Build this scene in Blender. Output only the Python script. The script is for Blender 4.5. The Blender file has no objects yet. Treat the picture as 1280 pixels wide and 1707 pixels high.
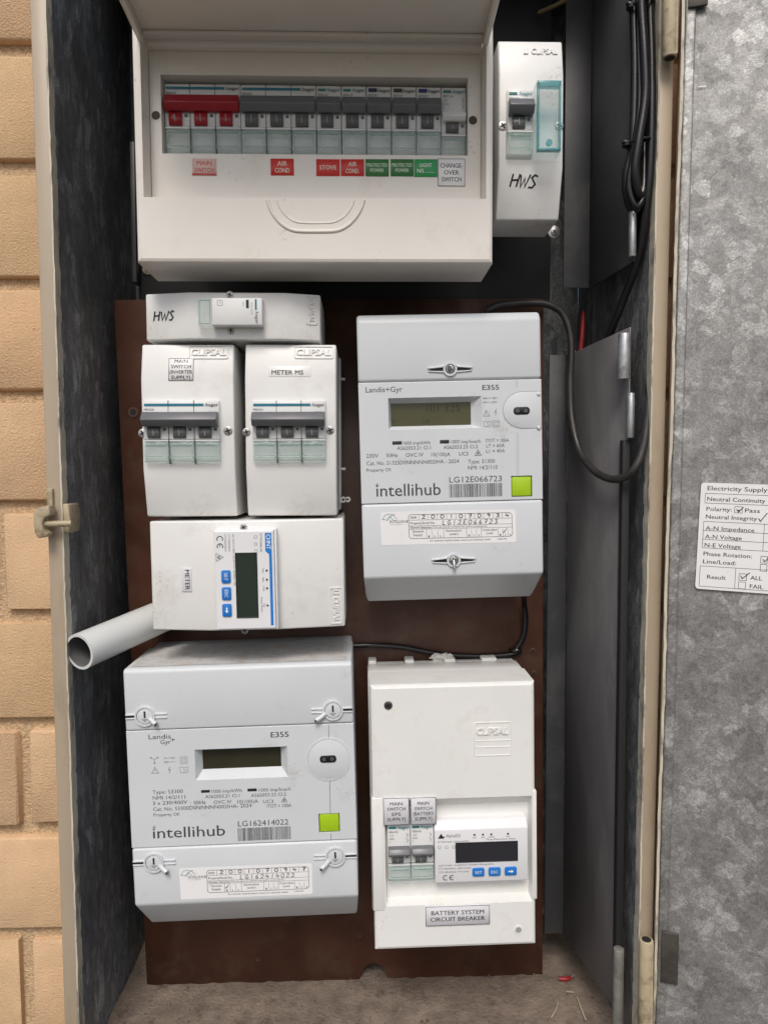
import bpy, bmesh, math, random
import numpy as np
from mathutils import Vector, Matrix
random.seed(7)
S = bpy.context.scene
COL = S.collection
rad = math.radians
ZC = 1.40                      # height of the camera above the ground (m)
YC = 0.605                     # camera to meter panel (m)

# ------------------------------------------------------------------ camera, sky, sun, exposure
PITCH, YAW, ROLL = rad(3.4185), rad(1.6894), rad(-0.3352)
F_PX, CX, CY = 1185.0, 640.0, 853.5
_fwd = Vector((math.sin(YAW)*math.cos(PITCH), math.cos(YAW)*math.cos(PITCH), -math.sin(PITCH)))
_rt = Vector((math.cos(YAW), -math.sin(YAW), 0))
_up = _rt.cross(_fwd)
RT = _rt*math.cos(ROLL) + _up*math.sin(ROLL)
UP = _up*math.cos(ROLL) - _rt*math.sin(ROLL)
FW = _fwd
cam_d = bpy.data.cameras.new('camera')
cam = bpy.data.objects.new('camera', cam_d); COL.objects.link(cam)
m = Matrix((RT, UP, -FW)).transposed().to_4x4(); m.translation = Vector((0, -YC, ZC)); cam.matrix_world = m
cam_d.sensor_fit = 'HORIZONTAL'; cam_d.sensor_width = 36; cam_d.lens = 36*F_PX/1280
cam_d.clip_start = 0.01; cam_d.clip_end = 500
S.camera = cam

SUN_EL, SUN_AZ = rad(50), rad(-8)      # azimuth: 0 = straight out from the wall, + towards the right
W = bpy.data.worlds.new('World'); S.world = W; W.use_nodes = True
wn = W.node_tree; bg = wn.nodes['Background']
sky = wn.nodes.new('ShaderNodeTexSky'); sky.sky_type = 'NISHITA'; sky.sun_disc = False
sky.sun_elevation = SUN_EL; sky.sun_rotation = math.pi - SUN_AZ
sky.altitude = 0; sky.air_density = 1.0; sky.dust_density = 4.0; sky.ozone_density = 1.0
wn.links.new(sky.outputs['Color'], bg.inputs['Color']); bg.inputs['Strength'].default_value = 0.092
sl = bpy.data.lights.new('sun', 'SUN'); sl.energy = 1.25; sl.angle = rad(22); sl.color = (1, 0.965, 0.915)
so = bpy.data.objects.new('sun', sl); COL.objects.link(so); so.location = (0, -3, 4)
sdir = Vector((math.sin(SUN_AZ)*math.cos(SUN_EL), -math.cos(SUN_AZ)*math.cos(SUN_EL), math.sin(SUN_EL)))
so.rotation_euler = sdir.to_track_quat('Z', 'Y').to_euler()
V = S.view_settings
V.view_transform = 'Standard'; V.look = 'None'; V.gamma = 1; V.use_curve_mapping = False
V.exposure = 0.48

# measuring: where a sight line of the photograph meets a plane at distance D (m) from the camera -> mm
def at(x, y, w):
    d = RT*((x-CX)/F_PX) + UP*(-(y-CY)/F_PX) + FW
    D = YC*1000 - w
    return d.x/d.y*D, d.z/d.y*D

# ------------------------------------------------------------------ materials
MATS = {}
def nd(nt, t, **k):
    n = nt.nodes.new(t)
    for a, b in k.items():
        if a in n.inputs: n.inputs[a].default_value = b
        else: setattr(n, a, b)
    return n
def mat(name, col, rough=0.45, metal=0.0, var=0.0, scale=40, bump=0.0, bscale=300, alpha=1.0, spec=0.5, dirt=None, dscale=18, dlo=.55, dhi=.75, coords='Object', stretch=None, col2=None, specks=0):
    if name in MATS: return MATS[name]
    M = bpy.data.materials.new(name); M.use_nodes = True; nt = M.node_tree; L = nt.links.new
    p = nt.nodes['Principled BSDF']
    c4 = (*col, 1)
    p.inputs['Base Color'].default_value = c4; p.inputs['Roughness'].default_value = rough
    p.inputs['Metallic'].default_value = metal; p.inputs['Alpha'].default_value = alpha
    p.inputs['Specular IOR Level'].default_value = spec
    tc = nd(nt, 'ShaderNodeTexCoord'); vec = tc.outputs[coords]
    if stretch:
        mp = nd(nt, 'ShaderNodeMapping'); mp.inputs['Scale'].default_value = stretch; L(vec, mp.inputs['Vector']); vec = mp.outputs['Vector']
    out = None
    if var or col2:
        n = nd(nt, 'ShaderNodeTexNoise', Scale=scale, Detail=6.0, Roughness=.6); L(vec, n.inputs['Vector'])
        r = nd(nt, 'ShaderNodeValToRGB')
        if col2: a, b = col, col2
        else: a, b = [c*(1-var) for c in col], [min(1, c*(1+var)) for c in col]
        r.color_ramp.elements[0].position = .3; r.color_ramp.elements[1].position = .7
        r.color_ramp.elements[0].color = (*a, 1); r.color_ramp.elements[1].color = (*b, 1)
        L(n.outputs['Fac'], r.inputs['Fac']); out = r.outputs['Color']
        mr = nd(nt, 'ShaderNodeMapRange'); mr.inputs['To Min'].default_value = max(0.03, rough-.1); mr.inputs['To Max'].default_value = rough+.1
        L(n.outputs['Fac'], mr.inputs['Value']); L(mr.outputs['Result'], p.inputs['Roughness'])
    if dirt:
        n2 = nd(nt, 'ShaderNodeTexNoise', Scale=dscale, Detail=9.0, Roughness=.7); L(vec, n2.inputs['Vector'])
        r2 = nd(nt, 'ShaderNodeValToRGB'); r2.color_ramp.elements[0].position = dlo; r2.color_ramp.elements[1].position = dhi
        r2.color_ramp.elements[0].color = (0, 0, 0, 1); r2.color_ramp.elements[1].color = (1, 1, 1, 1)
        L(n2.outputs['Fac'], r2.inputs['Fac'])
        mx = nd(nt, 'ShaderNodeMix', data_type='RGBA')
        L(r2.outputs['Color'], mx.inputs['Factor'])
        if out: L(out, mx.inputs[6])
        else: mx.inputs[6].default_value = c4
        mx.inputs[7].default_value = (*dirt, 1); out = mx.outputs[2]
    if specks:
        n4 = nd(nt, 'ShaderNodeTexNoise', Scale=specks, Detail=3.0, Roughness=.5); L(vec, n4.inputs['Vector'])
        n5 = nd(nt, 'ShaderNodeTexNoise', Scale=specks*.06, Detail=4.0); L(vec, n5.inputs['Vector'])
        ml = nd(nt, 'ShaderNodeMath', operation='MULTIPLY'); L(n4.outputs['Fac'], ml.inputs[0]); L(n5.outputs['Fac'], ml.inputs[1])
        r4 = nd(nt, 'ShaderNodeValToRGB'); r4.color_ramp.elements[0].position = .405; r4.color_ramp.elements[1].position = .47
        r4.color_ramp.elements[0].color = (0, 0, 0, 1); r4.color_ramp.elements[1].color = (.38, .38, .38, 1); L(ml.outputs[0], r4.inputs['Fac'])
        m4 = nd(nt, 'ShaderNodeMix', data_type='RGBA'); L(r4.outputs['Color'], m4.inputs['Factor'])
        if out: L(out, m4.inputs[6])
        else: m4.inputs[6].default_value = c4
        m4.inputs[7].default_value = (.3, .26, .2, 1); out = m4.outputs[2]
    if out: L(out, p.inputs['Base Color'])
    if bump:
        n3 = nd(nt, 'ShaderNodeTexNoise', Scale=bscale, Detail=5.0, Roughness=.6); L(vec, n3.inputs['Vector'])
        b = nd(nt, 'ShaderNodeBump', Strength=1.0, Distance=bump); L(n3.outputs['Fac'], b.inputs['Height']); L(b.outputs['Normal'], p.inputs['Normal'])
    MATS[name] = M
    return M
def galv(name, lo, mid, hi, scale, metal, rough, dirt, contrast=1.0, stretch=(1, 1, 1)):
    """zinc spangle: jagged crystals of two sizes, each with feathered grain in its own direction"""
    M = bpy.data.materials.new(name); M.use_nodes = True; nt = M.node_tree; L = nt.links.new
    p = nt.nodes['Principled BSDF']; p.inputs['Metallic'].default_value = metal
    tc = nd(nt, 'ShaderNodeTexCoord'); mp = nd(nt, 'ShaderNodeMapping'); mp.inputs['Scale'].default_value = stretch; L(tc.outputs['Object'], mp.inputs['Vector'])
    def layer(sc, jag, fs=20):
        ds = nd(nt, 'ShaderNodeTexNoise', Scale=sc*2.6, Detail=6.0, Roughness=.75); L(mp.outputs['Vector'], ds.inputs['Vector'])
        ad = nd(nt, 'ShaderNodeVectorMath', operation='MULTIPLY_ADD'); L(ds.outputs['Color'], ad.inputs[0]); ad.inputs[1].default_value = (jag/sc,)*3; L(mp.outputs['Vector'], ad.inputs[2])
        vo = nd(nt, 'ShaderNodeTexVoronoi', Scale=sc); L(ad.outputs[0], vo.inputs['Vector'])
        sep = nd(nt, 'ShaderNodeSeparateColor'); L(vo.outputs['Color'], sep.inputs['Color'])
        an = nd(nt, 'ShaderNodeMath', operation='MULTIPLY'); an.inputs[1].default_value = 6.28; L(sep.outputs[1], an.inputs[0])
        ro = nd(nt, 'ShaderNodeVectorRotate', rotation_type='AXIS_ANGLE'); ro.inputs['Axis'].default_value = (0, 1, 0); L(mp.outputs['Vector'], ro.inputs['Vector']); L(an.outputs[0], ro.inputs['Angle'])
        st = nd(nt, 'ShaderNodeMapping'); st.inputs['Scale'].default_value = (1, 1, .16); L(ro.outputs['Vector'], st.inputs['Vector'])
        fe = nd(nt, 'ShaderNodeTexNoise', Scale=sc*fs, Detail=4.0, Roughness=.6, Distortion=.8); L(st.outputs['Vector'], fe.inputs['Vector'])
        return sep, fe
    s1, f1 = layer(scale, .66); s2, f2 = layer(scale*2.6, .7, 11)
    big = nd(nt, 'ShaderNodeTexNoise', Scale=scale*.22, Detail=5.0); L(mp.outputs['Vector'], big.inputs['Vector'])
    def mad(a, k, c):
        n = nd(nt, 'ShaderNodeMath', operation='MULTIPLY_ADD'); L(a, n.inputs[0]); n.inputs[1].default_value = k
        if c is None: n.inputs[2].default_value = 0
        else: L(c, n.inputs[2])
        return n.outputs[0]
    pw = nd(nt, 'ShaderNodeMath', operation='POWER'); L(s1.outputs[0], pw.inputs[0]); pw.inputs[1].default_value = 2.6
    v = mad(pw.outputs[0], .27*contrast, None); v = mad(s2.outputs[0], .20*contrast, v); v = mad(f1.outputs['Fac'], .44, v); v = mad(f2.outputs['Fac'], .34, v); v = mad(big.outputs['Fac'], .75, v)
    fn = nd(nt, 'ShaderNodeTexNoise', Scale=650.0, Detail=3.0, Roughness=.7); L(tc.outputs['Object'], fn.inputs['Vector'])
    sb = nd(nt, 'ShaderNodeMath', operation='SUBTRACT'); L(fn.outputs['Fac'], sb.inputs[0]); sb.inputs[1].default_value = .5
    v = mad(sb.outputs[0], .75, v)
    mr = nd(nt, 'ShaderNodeMapRange'); mr.inputs['From Min'].default_value = .60; mr.inputs['From Max'].default_value = 1.36; L(v, mr.inputs['Value'])
    r = nd(nt, 'ShaderNodeValToRGB'); e = r.color_ramp.elements
    e[0].position = 0; e[0].color = (*lo, 1); e[1].position = 1; e[1].color = (*hi, 1); k = e.new(.5); k.color = (*mid, 1)
    L(mr.outputs['Result'], r.inputs['Fac'])
    d2 = nd(nt, 'ShaderNodeTexNoise', Scale=11.0, Detail=9.0, Roughness=.72); L(tc.outputs['Object'], d2.inputs['Vector'])
    r2 = nd(nt, 'ShaderNodeValToRGB'); r2.color_ramp.elements[0].position = .5; r2.color_ramp.elements[1].position = .85
    L(d2.outputs['Fac'], r2.inputs['Fac'])
    mx = nd(nt, 'ShaderNodeMix', data_type='RGBA'); L(r2.outputs['Color'], mx.inputs['Factor']); L(r.outputs['Color'], mx.inputs[6]); mx.inputs[7].default_value = (*dirt, 1)
    L(mx.outputs[2], p.inputs['Base Color'])
    rr = nd(nt, 'ShaderNodeMapRange'); rr.inputs['To Min'].default_value = rough-.1; rr.inputs['To Max'].default_value = rough+.15
    L(s1.outputs[2], rr.inputs['Value']); L(rr.outputs['Result'], p.inputs['Roughness'])
    b = nd(nt, 'ShaderNodeBump', Strength=.6, Distance=.0003); L(f1.outputs['Fac'], b.inputs['Height']); L(b.outputs['Normal'], p.inputs['Normal'])
    MATS[name] = M
    return M

WHITE = mat('white_plastic', (.74, .74, .72), .38, var=.03, scale=20, bump=.00004, bscale=900, dirt=(.5, .48, .43), dscale=26, dlo=.55, dhi=.95, specks=420)
CREAM = mat('cream_plastic', (.745, .712, .655), .35, var=.03, scale=14, bump=.00003, bscale=900, dirt=(.55, .5, .42), dscale=30, dlo=.56, dhi=.95, specks=360)
GREYP = mat('grey_plastic', (.60, .628, .648), .42, var=.025, scale=18, bump=.00004, bscale=1100, dirt=(.42, .4, .37), dscale=30, dlo=.58, dhi=.95, specks=480)
BREAK = mat('breaker_plastic', (.70, .71, .70), .4, var=.03, scale=60)
STICK = mat('white_sticker', (.80, .80, .80), .3, var=.02, scale=60)
PALEST = mat('silver_sticker', (.66, .66, .69), .3, var=.03, scale=60)
INK = mat('black_ink', (.018, .018, .02), .5)
INKG = mat('grey_ink', (.06, .06, .065), .5)
INKL = mat('faded_ink', (.30, .31, .32), .5)
TEAL = mat('teal_print', (.01, .17, .25), .4)
TEALG = mat('green_teal_print', (.03, .2, .2), .4)
NAVY = mat('navy_print', (.01, .02, .09), .4)
BROWNP = mat('brown_print', (.06, .035, .02), .4)
BLUE = mat('blue_print', (.015, .19, .58), .4)
BLUEB = mat('blue_button', (.012, .17, .55), .35)
REDL = mat('red_label', (.55, .03, .022), .4, var=.06, scale=80)
REDI = mat('red_ink', (.5, .04, .03), .45)
PINKL = mat('faded_pink_label', (.68, .47, .42), .45, var=.08, scale=80)
GRN1 = mat('dark_green_label', (.035, .17, .045), .4, var=.06, scale=80)
GRN2 = mat('green_label', (.03, .31, .09), .4, var=.06, scale=80)
LABT = mat('pale_label_lettering', (.70, .66, .56), .5)
LABG = mat('green_label_lettering', (.55, .70, .50), .5)
REDT = mat('red_toggle', (.30, .012, .022), .3, var=.08, scale=60)
GRYT = mat('grey_toggle', (.125, .13, .14), .35, var=.06, scale=60)
GRYD = mat('dark_grey_plastic', (.075, .077, .08), .4)
CLEAR = mat('clear_green_plastic', (.50, .66, .61), .08, alpha=.24)
CLEARG = mat('clear_edge_plastic', (.16, .33, .31), .15, alpha=.45)
LOCKC = mat('clear_teal_cover', (.25, .60, .62), .07, alpha=.22)
LOCKE = mat('clear_teal_edge', (.05, .33, .35), .10, alpha=.6)
GAPK = mat('dark_gap', (.012, .012, .013), .7)
LCD1 = mat('olive_lcd', (.062, .062, .028), .22, var=.08, scale=40)
LCD2 = mat('dark_olive_lcd', (.030, .029, .016), .2, var=.08, scale=40)
LCD3 = mat('green_black_lcd', (.022, .032, .025), .2, var=.08, scale=40)
LCD4 = mat('black_lcd', (.025, .025, .03), .2)
LCDK = mat('lcd_segments', (.03, .03, .016), .3)
LIME = mat('lime_plastic', (.36, .56, .012), .4, var=.05, scale=60)
BLACKP = mat('black_gloss', (.01, .01, .011), .25)
SCREW = mat('steel_screw', (.45, .45, .44), .4, metal=.9, var=.25, scale=400)
BRASS = mat('weathered_zinc', (.38, .35, .25), .5, metal=.7, var=.25, scale=300)
BROWN = mat('brown_phenolic_board', (.066, .0255, .0145), .45, var=.38, scale=16, dirt=(.10, .062, .042), dscale=30, dlo=.50, dhi=.78, bump=.0001, bscale=160)
BROWNE = mat('brown_board_edge', (.09, .05, .035), .8, var=.3, scale=90)
BLKPAN = mat('black_board', (.012, .012, .013), .5, var=.3, scale=30)
TAN = mat('tan_paint', (.41, .335, .245), .45, var=.10, scale=16, dirt=(.28, .22, .15), dscale=40, dlo=.55, dhi=.9, stretch=(1, 1, .25), bump=.00008, bscale=350)
TANR = mat('rusty_tan_paint', (.42, .35, .23), .55, var=.18, scale=60, dirt=(.13, .08, .05), dscale=110, dlo=.5, dhi=.75, bump=.0003, bscale=380)
CHIP = mat('chipped_paint_edge', (.58, .53, .42), .5, var=.2, scale=120, dirt=(.22, .2, .17), dscale=60, dlo=.5, dhi=.62, stretch=(1, 1, .35))
PVC = mat('pvc_conduit', (.66, .68, .67), .35, var=.03, scale=30, dirt=(.45, .44, .42), dscale=40, dlo=.6, dhi=.9)
CABLE = mat('black_cable_sheath', (.008, .008, .009), .30, var=.25, scale=60, bump=.00008, bscale=500)
CABLEG = mat('dusty_black_cable', (.03, .028, .027), .42, var=.4, scale=70)
REDW = mat('red_wire', (.26, .012, .018), .5, var=.2, scale=200)
FOAM = mat('white_foam', (.62, .61, .56), .8, bump=.0008, bscale=300)
STRAW = mat('dry_straw', (.42, .36, .26), .8)
GREYSH = mat('grey_painted_steel', (.118, .115, .121), .42, metal=.0, var=.28, scale=26, dirt=(.19, .185, .18), dscale=40, dlo=.52, dhi=.75, stretch=(1, 1, .25))
GREYDK = mat('dark_grey_steel', (.03, .031, .035), .45, var=.16, scale=9, dirt=(.08, .08, .078), dscale=16, dlo=.5, dhi=.8)
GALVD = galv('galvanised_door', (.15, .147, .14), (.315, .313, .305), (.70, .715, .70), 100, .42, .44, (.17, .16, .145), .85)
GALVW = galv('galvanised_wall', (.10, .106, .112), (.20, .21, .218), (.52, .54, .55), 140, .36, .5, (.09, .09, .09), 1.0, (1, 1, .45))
GALVT = mat('galvanised_tube', (.50, .51, .51), .38, metal=.75, var=.3, scale=90, dirt=(.2, .2, .19), dscale=120)
BRICK = mat('tan_brick', (.665, .45, .268), .85, var=.10, scale=24, bump=.0011, bscale=620, dirt=(.38, .24, .14), dscale=330, dlo=.60, dhi=.74)
BRICK2 = mat('pinkish_tan_brick', (.665, .435, .25), .85, var=.12, scale=20, bump=.0011, bscale=560, dirt=(.38, .23, .14), dscale=280, dlo=.58, dhi=.74)
BRICK3 = mat('ochre_brick', (.64, .435, .25), .85, var=.10, scale=28, bump=.0012, bscale=680, dirt=(.4, .25, .14), dscale=360, dlo=.6, dhi=.75)
MORT = mat('sandy_mortar', (.64, .46, .28), .95, var=.25, scale=260, bump=.003, bscale=520, dirt=(.36, .22, .12), dscale=300)
DUST = mat('dusty_concrete', (.21, .165, .13), .95, var=.28, scale=60, bump=.0018, bscale=320, dirt=(.10, .07, .055), dscale=70, dlo=.52, dhi=.7)
CONC = mat('dark_paving', (.085, .08, .072), .9, var=.25, scale=3, bump=.002, bscale=60, dirt=(.05, .055, .035), dscale=1.5)

# ------------------------------------------------------------------ mesh builder: local mm (u right, v up, w towards the viewer)
class MB:
    def __init__(s): s.v = []; s.f = []; s.m = []; s.mats = []
    def mi(s, M):
        if M not in s.mats: s.mats.append(M)
        return s.mats.index(M)
    def raw(s, vs, fs, M):
        o = len(s.v); i = s.mi(M)
        s.v += [tuple(p) for p in vs]; s.f += [tuple(k+o for k in f) for f in fs]; s.m += [i]*len(fs)
        return s
    def solid(s, vs, fs, M, bevel=0, seg=2):
        bm = bmesh.new(); bv = [bm.verts.new(p) for p in vs]
        for f in fs:
            try: bm.faces.new([bv[k] for k in f])
            except ValueError: pass
        bmesh.ops.recalc_face_normals(bm, faces=bm.faces[:])
        if bevel:
            es = [e for e in bm.edges if len(e.link_faces) == 2 and e.calc_face_angle(0) > .3]
            bmesh.ops.bevel(bm, geom=es, offset=bevel, segments=seg, profile=.5, affect='EDGES', clamp_overlap=True)
        bm.verts.index_update()
        s.raw([v.co[:] for v in bm.verts], [[v.index for v in f.verts] for f in bm.faces], M); bm.free()
        return s
    def box(s, u0, u1, v0, v1, w0, w1, M, bevel=0, seg=2):
        vs = [(u, v, w) for w in (w0, w1) for v in (v0, v1) for u in (u0, u1)]
        return s.solid(vs, [(0, 1, 3, 2), (4, 5, 7, 6), (0, 1, 5, 4), (2, 3, 7, 6), (0, 2, 6, 4), (1, 3, 7, 5)], M, bevel, seg)
    def prism(s, poly, w0, w1, M, bevel=0, seg=2, taper=0):
        n = len(poly); cu = sum(p[0] for p in poly)/n; cv = sum(p[1] for p in poly)/n
        vs = [(a, b, w0) for a, b in poly] + [(cu+(a-cu)*(1-taper), cv+(b-cv)*(1-taper), w1) for a, b in poly]
        fs = [tuple(range(n)), tuple(range(n, 2*n))] + [(i, (i+1) % n, n+(i+1) % n, n+i) for i in range(n)]
        return s.solid(vs, fs, M, bevel, seg)
    def sweep_u(s, prof, u0, u1, M, bevel=0, seg=2, inset=None):      # prof: (v, w) outline
        n = len(prof); ins = inset or [0]*n
        vs = [(u0+ins[i], p[0], p[1]) for i, p in enumerate(prof)] + [(u1-ins[i], p[0], p[1]) for i, p in enumerate(prof)]
        fs = [tuple(range(n)), tuple(range(n, 2*n))] + [(i, (i+1) % n, n+(i+1) % n, n+i) for i in range(n)]
        return s.solid(vs, fs, M, bevel, seg)
    def cyl(s, c, r, h, M, seg=20, axis='w', bevel=0, r2=None):
        r2 = r if r2 is None else r2; vs = []
        for rr, t in ((r, 0), (r2, h)):
            for k in range(seg):
                a = 2*math.pi*k/seg; p, q = rr*math.cos(a), rr*math.sin(a)
                vs.append((c[0]+p, c[1]+q, c[2]+t) if axis == 'w' else (c[0]+q, c[1]+t, c[2]+p) if axis == 'v' else (c[0]+t, c[1]+p, c[2]+q))
        fs = [tuple(range(seg)), tuple(range(seg, 2*seg))] + [(i, (i+1) % seg, seg+(i+1) % seg, seg+i) for i in range(seg)]
        return s.solid(vs, fs, M, bevel)
    def ring(s, c, r0, r1, w0, w1, M, seg=32, a0=0, a1=360):           # flat annulus or arc with height
        full = abs(a1-a0) >= 359.9; n = seg if full else seg+1; vs = []
        for k in range(n):
            a = rad(a0+(a1-a0)*k/seg); cs, sn = math.cos(a), math.sin(a)
            for r, w in ((r0, w0), (r1, w0), (r1, w1), (r0, w1)): vs.append((c[0]+r*cs, c[1]+r*sn, w))
        fs = []
        for k in range(seg):
            j = (k+1) % n
            for q in range(4): fs.append((4*k+q, 4*k+(q+1) % 4, 4*j+(q+1) % 4, 4*j+q))
        if not full: fs += [(0, 1, 2, 3), tuple(4*seg+q for q in range(4))]
        return s.solid(vs, fs, M)
    def tube(s, path, r, M, seg=10, smooth=6, hollow=None, caps=True):
        P = [Vector(p) for p in path]
        if smooth and len(P) > 2:
            Q = [P[0]*2-P[1]] + P + [P[-1]*2-P[-2]]; out = []
            for i in range(1, len(Q)-2):
                for k in range(smooth):
                    t = k/smooth; a, b, c, d = Q[i-1:i+3]
                    out.append(.5*((2*b)+(c-a)*t+(2*a-5*b+4*c-d)*t*t+(3*b-a-3*c+d)*t**3))
            P = out+[P[-1]]
        n = len(P); T = [(P[min(i+1, n-1)]-P[max(i-1, 0)]).normalized() for i in range(n)]
        nrm = T[0].orthogonal().normalized(); vs = []
        for i in range(n):
            nrm = (nrm-T[i]*nrm.dot(T[i])).normalized(); bi = T[i].cross(nrm)
            rr = r[i*len(r)//n] if isinstance(r, (list, tuple)) else r
            for k in range(seg):
                a = 2*math.pi*k/seg; vs.append(P[i]+nrm*rr*math.cos(a)+bi*rr*math.sin(a))
        fs = [(i*seg+k, i*seg+(k+1) % seg, (i+1)*seg+(k+1) % seg, (i+1)*seg+k) for i in range(n-1) for k in range(seg)]
        if caps: fs += [tuple(range(seg))[::-1], tuple(range((n-1)*seg, n*seg))]
        return s.solid(vs, fs, M)
    def plate(s, u0, u1, v0, v1, w0, w1, holes, M, bev=1.2):
        """front plate with openings; hole = (ua,ub,va,vb, su0,su1,sv0,sv1, depth, closed) : slanted walls, optional floor"""
        b = bev
        U = sorted({u0+b, u1-b, *[h[0] for h in holes], *[h[1] for h in holes]}); Vv = sorted({v0+b, v1-b, *[h[2] for h in holes], *[h[3] for h in holes]})
        vs, fs = [], []
        def q(*p):
            o = len(vs); vs.extend(p); fs.append(tuple(range(o, o+len(p))))
        for i in range(len(U)-1):
            for j in range(len(Vv)-1):
                cu, cv = (U[i]+U[i+1])/2, (Vv[j]+Vv[j+1])/2
                if any(h[0] < cu < h[1] and h[2] < cv < h[3] for h in holes): continue
                q((U[i], Vv[j], w1), (U[i+1], Vv[j], w1), (U[i+1], Vv[j+1], w1), (U[i], Vv[j+1], w1))
        def loop(a, c): return [(a[0], a[2], c), (a[1], a[2], c), (a[1], a[3], c), (a[0], a[3], c)]
        Ls = [loop((u0+b, u1-b, v0+b, v1-b), w1), loop((u0+.3*b, u1-.3*b, v0+.3*b, v1-.3*b), w1-.3*b), loop((u0, u1, v0, v1), w1-b), loop((u0, u1, v0, v1), w0)]
        for A, B in zip(Ls, Ls[1:]):
            for i in range(4): q(A[i], B[i], B[(i+1) % 4], A[(i+1) % 4])
        for h in holes:
            A = loop(h[:4], w1); B = loop((h[0]+h[4], h[1]-h[5], h[2]+h[6], h[3]-h[7]), w1-h[8])
            for i in range(4): q(A[(i+1) % 4], B[(i+1) % 4], B[i], A[i])
            if h[9]: q(*B)
        s.raw(vs, fs, M); return s
    def stroke(s, path, wd, w, M, closed=False):                        # flat pen stroke
        P = [Vector((p[0], p[1])) for p in path]; n = len(P); vs = []
        for i in range(n):
            a = P[(i-1) % n] if closed or i else P[i]; c = P[(i+1) % n] if closed or i < n-1 else P[i]
            t1 = (P[i]-a); t2 = (c-P[i]); t = (t1.normalized() if t1.length else Vector((0, 0)))+(t2.normalized() if t2.length else Vector((0, 0)))
            if t.length < 1e-6: t = t2 if t2.length else t1
            t = t.normalized(); nn = Vector((-t.y, t.x)); k = 1.0
            if t1.length and t2.length: k = 1/max(.5, abs(nn.dot(Vector((-t2.y, t2.x)).normalized())))
            vs += [(*(P[i]-nn*wd/2*k), w), (*(P[i]+nn*wd/2*k), w)]
        fs = [(2*i, 2*((i+1) % n), 2*((i+1) % n)+1, 2*i+1) for i in range(n if closed else n-1)]
        return s.raw(vs, fs, M)
    def rect(s, u0, u1, v0, v1, w, M): return s.raw([(u0, v0, w), (u1, v0, w), (u1, v1, w), (u0, v1, w)], [(0, 1, 2, 3)], M)
    def poly(s, pts, w, M): return s.raw([(a, b, w) for a, b in pts], [tuple(range(len(pts)))], M)
    def text(s, t, u, v, cap, w, M, fit=None, bold=0.0, rot=0, align='C', extrude=0, shear=0):
        """u,v: centre (or left) of the baseline; cap: capital height; fit: total width"""
        vs, fs = glyphs(t, bold if extrude else 0, extrude/cap, shear)
        if not vs: return s
        x0 = min(p[0] for p in vs); x1 = max(p[0] for p in vs); sx = cap if not fit else fit/(x1-x0)
        off = (x0+x1)/2 if align == 'C' else x0
        c, sn = math.cos(rad(rot)), math.sin(rad(rot)); out = []
        for x, y, z in vs:
            X, Y = (x-off)*sx, y*cap; out.append((u+X*c-Y*sn, v+X*sn+Y*c, w+z*cap))
        if bold and not extrude:          # heavier strokes: two more impressions, a hair apart
            for k_ in (-1, 1): s.raw([(p[0]+k_*c*bold*cap*1.6, p[1]+k_*sn*bold*cap*1.6, p[2]+.012*k_) for p in out], fs, M)
        return s.raw(out, fs, M)
    def build(s, name, parent=None, label=None, loc=None, rotz=0, sharp=50, kind=None):
        me = bpy.data.meshes.new(name)
        me.from_pydata([(a*.001, -c*.001, b*.001) for a, b, c in s.v], [], s.f)
        for M in s.mats: me.materials.append(M)
        me.polygons.foreach_set('material_index', s.m); me.polygons.foreach_set('use_smooth', [True]*len(s.f))
        me.update(); me.set_sharp_from_angle(angle=rad(sharp))
        o = bpy.data.objects.new(name, me); COL.objects.link(o)
        if parent is not None: o.parent = parent.o if isinstance(parent, Dev) else parent
        if loc: o.location = loc
        if rotz: o.rotation_euler = (0, 0, rotz)
        if label: o['label'] = label
        if kind: o['kind'] = kind
        return o
_G = {}
def glyphs(t, bold, ext, shear):
    k = (t, bold, ext, shear)
    if k in _G: return _G[k]
    c = bpy.data.curves.new('lettering', 'FONT'); c.body = t; c.size = 1; c.resolution_u = 2; c.offset = bold; c.extrude = ext/2; c.shear = shear
    c.fill_mode = 'BOTH' if ext else 'FRONT'
    o = bpy.data.objects.new('lettering', c); me = bpy.data.meshes.new_from_object(o)
    vs = [v.co.copy() for v in me.vertices]; fs = [tuple(p.vertices) for p in me.polygons]
    bpy.data.meshes.remove(me); bpy.data.objects.remove(o); bpy.data.curves.remove(c)
    _G[k] = ([(v.x/.69, v.y/.69, v.z+ext/2) for v in vs], fs)
    return _G[k]

def drape(o, t, w0):
    """lay a part that was built flat at height w0 on the sloping lid of enclosure t"""
    for v_ in o.data.vertices: v_.co.y -= (t.pw(v_.co.z*1000)-w0)*.001
    return o
class Dev:
    """a thing: an Empty at its base on the panel; tilt is degrees counter-clockwise seen from the front"""
    def __init__(s, name, label, cat, X, Z, Wb=0, tilt=0, group=None):
        s.X, s.Z, s.Wb, s.t = X, Z, Wb, rad(tilt)
        s.o = bpy.data.objects.new(name, None); COL.objects.link(s.o); s.o.empty_display_size = .01
        s.o.location = (X*.001, -Wb*.001, ZC+Z*.001); s.o.rotation_euler = (0, -s.t, 0)
        s.o['label'] = label; s.o['category'] = cat
        if group: s.o['group'] = group
    def loc(s, x, y, w):                       # measured point of the photograph -> local (u, v) on the plane at height w
        a, b = at(x, y, s.Wb+w); a -= s.X; b -= s.Z; c, sn = math.cos(s.t), math.sin(s.t)
        return a*c+b*sn, -a*sn+b*c
    def sc(s, w): return (YC*1000-s.Wb-w)/F_PX
def tag(o, label, cat, group=None, kind=None):
    o['label'] = label; o['category'] = cat
    if group: o['group'] = group
    if kind: o['kind'] = kind
    return o
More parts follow.
